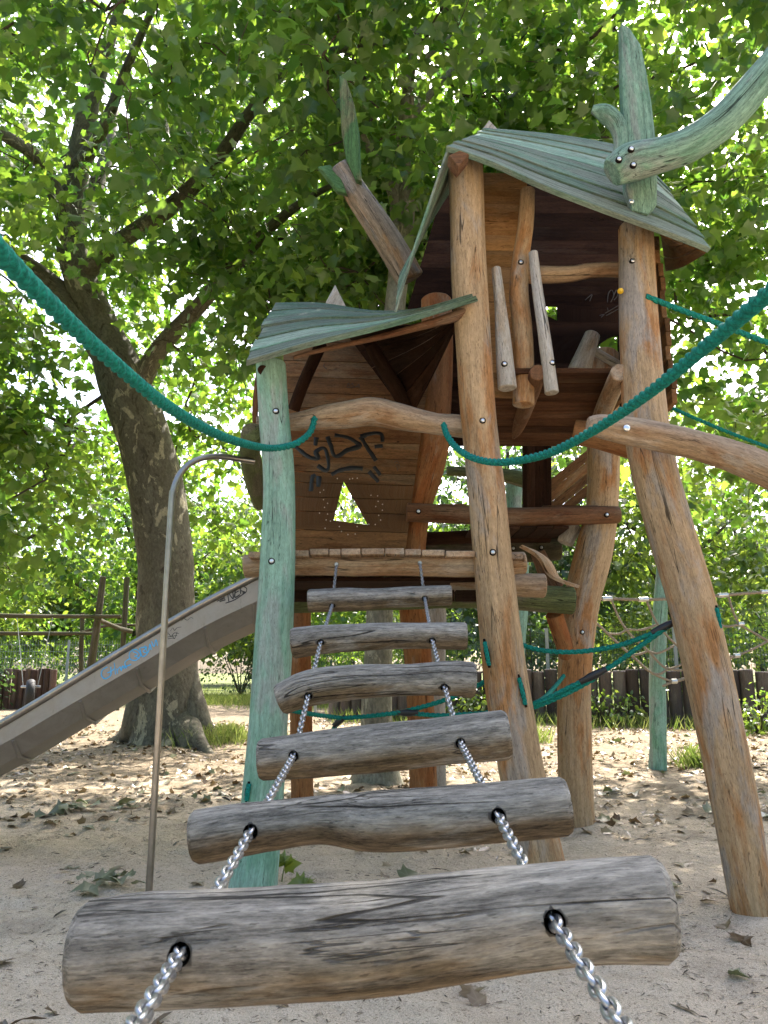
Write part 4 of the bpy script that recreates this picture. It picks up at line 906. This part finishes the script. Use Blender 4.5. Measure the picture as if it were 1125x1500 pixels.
def bush(x, y, r, h, n, mat, label, size=(.07, .14), per=24):
    root = empty('bush', (x, y, 0), label, 'bush', 'bushes along the fences'); nodes = []; mb = MB()
    for k in range(7):
        a = k*.9; p = [Vector((x, y, -.1)), Vector((x+math.cos(a)*r*.3, y+math.sin(a)*r*.3, h*.4)), Vector((x+math.cos(a)*r*.6, y+math.sin(a)*r*.6, h*.75))]; tube(mb, p, [.025, .018, .006], n=6, sub=4, bump=0, cap=False); nodes += [list(q) for q in catmull([list(v) for v in p], 3)][1:]
    c = clusters([((x, y, h*.5), (r, r*.8, h*.52), n)], lambda p: p[2] > .05, clump=1.5, thr=-.25)
    grow(mb, nodes, c, .012); mb.build('stems', M['twig_bark'], root, angle=180); leaf_mesh('foliage', *leaves_for(c, per, .2, size, True), mat, root, simple=True)
for i, a in enumerate([(.6, 18.6, 1.6, 2.6, 90, 'shrub_leaf', 'leafy bush behind the fence directly below the platform'), (3.4, 17.6, 1.5, 2.9, 90, 'dark_leaf', 'dark bush behind the mesh fence left of the green net post'), (6.2, 17.2, 1.6, 2.6, 90, 'shrub_leaf', 'bright bush behind the mesh fence right of the green net post'), (9.2, 16.6, 1.7, 3.2, 90, 'shrub_leaf', 'big bush behind the mesh fence at the right picture edge'),
          (-2.6, 27, 1.7, 2.6, 90, 'shrub_leaf', 'rounded bush behind the low green fence near the green post'), (-5.2, 28, 1.8, 2.8, 80, 'dark_leaf', 'darker bush behind the low green fence beside the big trunk'), (-12.6, 25.5, 1.8, 2.1, 90, 'plane_leaf', 'sunny yellow green bush behind the pale mesh fence, centre'), (-15.6, 25.2, 1.7, 1.9, 90, 'plane_leaf', 'sunny bush behind the pale mesh fence at the left edge'), (-9.6, 25.5, 1.7, 2.2, 90, 'plane_leaf', 'sunny bush beyond the swing frame posts'),
          (-9.7, 18.4, .6, .95, 50, 'dark_leaf', 'small dark shrub in front of the brown palisade')]): bush(*a)
# ------------------------------------------------------------------ ground cover
root = None
c = []
while len(c) < 2700:
    x = random.uniform(-46, 46); y = 40+random.uniform(0, 7)+.004*x*x; z = random.uniform(.2, 1)**.8*(7.5+2.5*mnoise.noise(Vector((x*.12, 3, 1))))
    if mnoise.noise(Vector((x*.45, y*.3, z*.5))) > -.25: c.append((x, y, z))
while len(c) < 3300:      # more of the wood, unseen behind the visitor, added to block low front light
    a = random.uniform(-2.4, 2.4); rr = 14+random.uniform(0, 5); z = random.uniform(.1, 1)**.8*9.5
    c.append((math.sin(a)*rr*1.2, 3-abs(math.cos(a))*rr if abs(a) < 1.57 else 3+abs(math.cos(a))*rr*.8, z))
o = leaf_mesh('far_wood', *leaves_for(np.array(c), 34, .75, (.3, .6), True), 'shrub_leaf', None, simple=True); tag(o, kind='stuff')
def scatter(n, fx, fy, dens=None):
    out = []
    while len(out) < n:
        x, y = random.uniform(*fx), random.uniform(*fy)
        if abs(x) > 1.2+y*.62: continue
        if dens and random.random() > dens(x, y): continue
        out.append((x, y, gz(x, y)))
    return np.array(out)
def flat_leaves(name, pos, size, mat, simple, label=None, tilt=.35, lift=.006, curl=.7):
    N = len(pos); a = RNG.uniform(0, 2*np.pi, N); head = np.stack([np.cos(a), np.sin(a), RNG.uniform(-.1, .35, N)], 1); nrm = RNG.normal(size=(N, 3))*tilt+np.array([0, 0, 1.]); pos = pos+np.array([0, 0, lift])
    return leaf_mesh(name, pos, nrm, head, RNG.uniform(size[0], size[1], N), RNG.random(N), mat, None, simple, curl)
def dn(x, y): return .25+.75*max(0, min(1, .5+1.4*mnoise.noise(Vector((x*.8, y*.8, 3)))))*min(1, .35+y/9)
tag(flat_leaves('leaf_litter', scatter(6000, (-7, 9), (1.2, 15), lambda x, y: dn(x, y)*(1 if y > 5 else .2)), (.03, .085), 'dry_leaf', False), kind='stuff')
tag(flat_leaves('green_leaf_litter', scatter(260, (-7, 9), (2.6, 14), dn), (.05, .12), 'fallen_green_leaf', False), kind='stuff')
def bits(n):
    pos = scatter(n, (-5, 6), (.9, 10), lambda x, y: .2+.8*max(0, min(1, .5+2*mnoise.noise(Vector((x*2.2, y*2.2, 9)))))); mb = MB()
    N = len(pos); a = RNG.uniform(0, 2*np.pi, N); head = np.stack([np.cos(a), np.sin(a), RNG.uniform(-.15, .3, N)], 1)
    global SIMPLE
    keep = SIMPLE; SIMPLE = np.array([(0, 0), (.07, .3), (.08, .7), (0, 1.0), (-.08, .7), (-.07, .3)])
    o = leaf_mesh('twig_litter', pos+np.array([0, 0, .003]), RNG.normal(size=(N, 3))*.3+np.array([0, 0, 1.]), head, RNG.uniform(.008, .04, N)*(1+(RNG.random(N) > .97)*2.5), RNG.random(N), 'twig_bit', None, True, .5); SIMPLE = keep; tag(o, kind='stuff')
bits(24000)
def grass(n, fn, hs, name='grass'):
    pos = []
    while len(pos) < n:
        x, y = fn(); pos.append((x, y, gz(x, y)-.01))
    pos = np.array(pos); N = n; a = RNG.uniform(0, 2*np.pi, N); head = np.stack([np.cos(a)*.45, np.sin(a)*.45, RNG.uniform(.6, 1.3, N)], 1); nrm = np.stack([np.cos(a+1.57), np.sin(a+1.57), np.zeros(N)], 1)+RNG.normal(size=(N, 3))*.3
    global SIMPLE
    keep = SIMPLE; SIMPLE = np.array([(0, 0), (.03, .2), (.025, .6), (0, 1.0), (-.025, .6), (-.03, .2)])
    o = leaf_mesh(name, pos, nrm, head, RNG.uniform(hs[0], hs[1], N), RNG.random(N), 'grass_blade', None, True, .6); SIMPLE = keep; return o
def patches():
    r = random.random()
    if r < .13: t = random.random(); return -1+10.6*t+random.gauss(0, .1), 15.3-3.0*t-abs(random.gauss(0, .55))
    if r < .55: t = random.random(); return -6.6+5.6*t, 24-2*t-abs(random.gauss(0, 1.6))
    if r < .62: return -2.35+random.gauss(0, .22), 10.9+random.gauss(0, .35)
    if r < .68: c = random.choice(((3.35, 8.4), (4.6, 10.6), (2.1, 11), (-1.2, 9.5))); return c[0]+random.gauss(0, .10), c[1]+random.gauss(0, .12)
    return random.uniform(-18, 14), random.uniform(20.5, 34)
tag(grass(16000, patches, (.08, .32)), kind='stuff')
piles = [((152,1297), 'crumpled heap of wilted leaves beside the foot of the fireman pole', 12, .13), ((110,1186), 'wilted green leaf heap further back left of the pole', 11, .17), ((190,1184), 'loose fallen leaf pair just left of the green post foot', 5, .16), ((905,1168), 'small leaf heap in the sand between back leg and front right leg', 6, .15), ((60,1203), 'single broad leaf fallen near the left picture edge', 1, .15)]
for (px, py), lab, n, sz in piles:
    g = G(px, py); pos = np.array([(g.x+random.gauss(0, .07), g.y+random.gauss(0, .08), gz(g.x, g.y)+random.uniform(.005, .045)) for _ in range(n)])
    o = flat_leaves('leaf_pile', pos, (sz*.45, sz*.75), 'fallen_green_leaf', False, tilt=.3, curl=.9); tag(o, lab, 'leaf pile', 'fallen leaf piles')
for (px, py), lab, h in (((412,1292), 'tiny green seedling sprouting in the sand against the green post', .12), ((440,1300), 'low seedling with two leaves right of the first sprout', .06)):
    g = G(px, py); rt = empty('seedling', (g.x, g.y, gz(g.x, g.y)), lab, 'seedling', 'seedlings at the post foot'); mb = MB(); b = Vector((g.x, g.y, gz(g.x, g.y)-.02)); tube(mb, [b, b+Vector((.01, 0, h*.6)), b+Vector((.02, -.01, h))], [.003, .0025, .002], n=6, sub=3, bump=0); mb.build('stem', M['grass_blade'], rt)
    N = 5; a = np.linspace(0, 5, N); leaf_mesh('leaf', np.array([[b.x+.015, b.y, b.z+h*(.7+.07*k)] for k in range(N)]), np.tile([0, -.5, 1.], (N, 1))+RNG.normal(size=(N, 3))*.3, np.stack([np.cos(a), np.sin(a), .3+0*a], 1), np.full(N, .085), np.full(N, .8), 'shrub_leaf', rt, False)
# ivy and weeds at the palisade foot
for (px, py, Y, lab) in ((885,1030,14.0, 'ivy clump climbing the dark palisade left of the green net post'), (1100,1045,12.6, 'weedy plant at the palisade foot by the right picture edge'), (700,1040,14.6, 'ivy clump at the palisade foot behind the central post')):
    p = P(px, py, Y); bush(p.x, p.y-.25, .5, .55, 26, 'shrub_leaf', lab, (.06, .12), 14)
# ------------------------------------------------------------------ light, sky, camera
EL, AZ = math.radians(50), math.atan2(.33, .94)      # sun behind the scene, a little to the right
sd = Vector((math.sin(AZ)*math.cos(EL), math.cos(AZ)*math.cos(EL), math.sin(EL)))
sun = bpy.data.lights.new('sun', 'SUN'); sun.energy = 3.0; sun.angle = math.radians(.5); sun.color = (1, .95, .86)
so = bpy.data.objects.new('sun', sun); COL.objects.link(so); so.rotation_euler = sd.to_track_quat('Z', 'Y').to_euler(); so.location = (0, 0, 20)
w = bpy.data.worlds.new('World'); SC.world = w; w.use_nodes = True; nt = w.node_tree; nt.nodes.clear()
sky = nt.nodes.new('ShaderNodeTexSky'); sky.sky_type = 'NISHITA'; sky.sun_disc = False; sky.sun_elevation = EL; sky.sun_rotation = AZ; sky.air_density = .7; sky.dust_density = 4.0; sky.ozone_density = 1.0
bg = nt.nodes.new('ShaderNodeBackground'); bg.inputs[1].default_value = .15; wo = nt.nodes.new('ShaderNodeOutputWorld'); nt.links.new(sky.outputs[0], bg.inputs[0]); nt.links.new(bg.outputs[0], wo.inputs[0])
cam = bpy.data.cameras.new('camera'); co = bpy.data.objects.new('camera', cam); COL.objects.link(co); co.location = CAMP; co.rotation_euler = (math.pi/2+PITCH, 0, 0)
cam.sensor_fit = 'VERTICAL'; cam.sensor_height = 36; cam.sensor_width = 27; cam.lens = 36*F/1500; cam.clip_start = .02; cam.clip_end = 400
cam.dof.use_dof = True; cam.dof.focus_distance = 3.8; cam.dof.aperture_fstop = 18
SC.camera = co
vs = SC.view_settings; vs.view_transform = 'Standard'; vs.look = 'None'; vs.gamma = 1; vs.exposure = 2.35
cy = SC.cycles; cy.max_bounces = 7; cy.diffuse_bounces = 4; cy.glossy_bounces = 2; cy.transmission_bounces = 3; cy.transparent_max_bounces = 4; cy.sample_clamp_indirect = 4; cy.caustics_reflective = False; cy.caustics_refractive = False
try: cy.use_denoising = True; cy.denoiser = 'OPENIMAGEDENOISE'
except Exception: pass
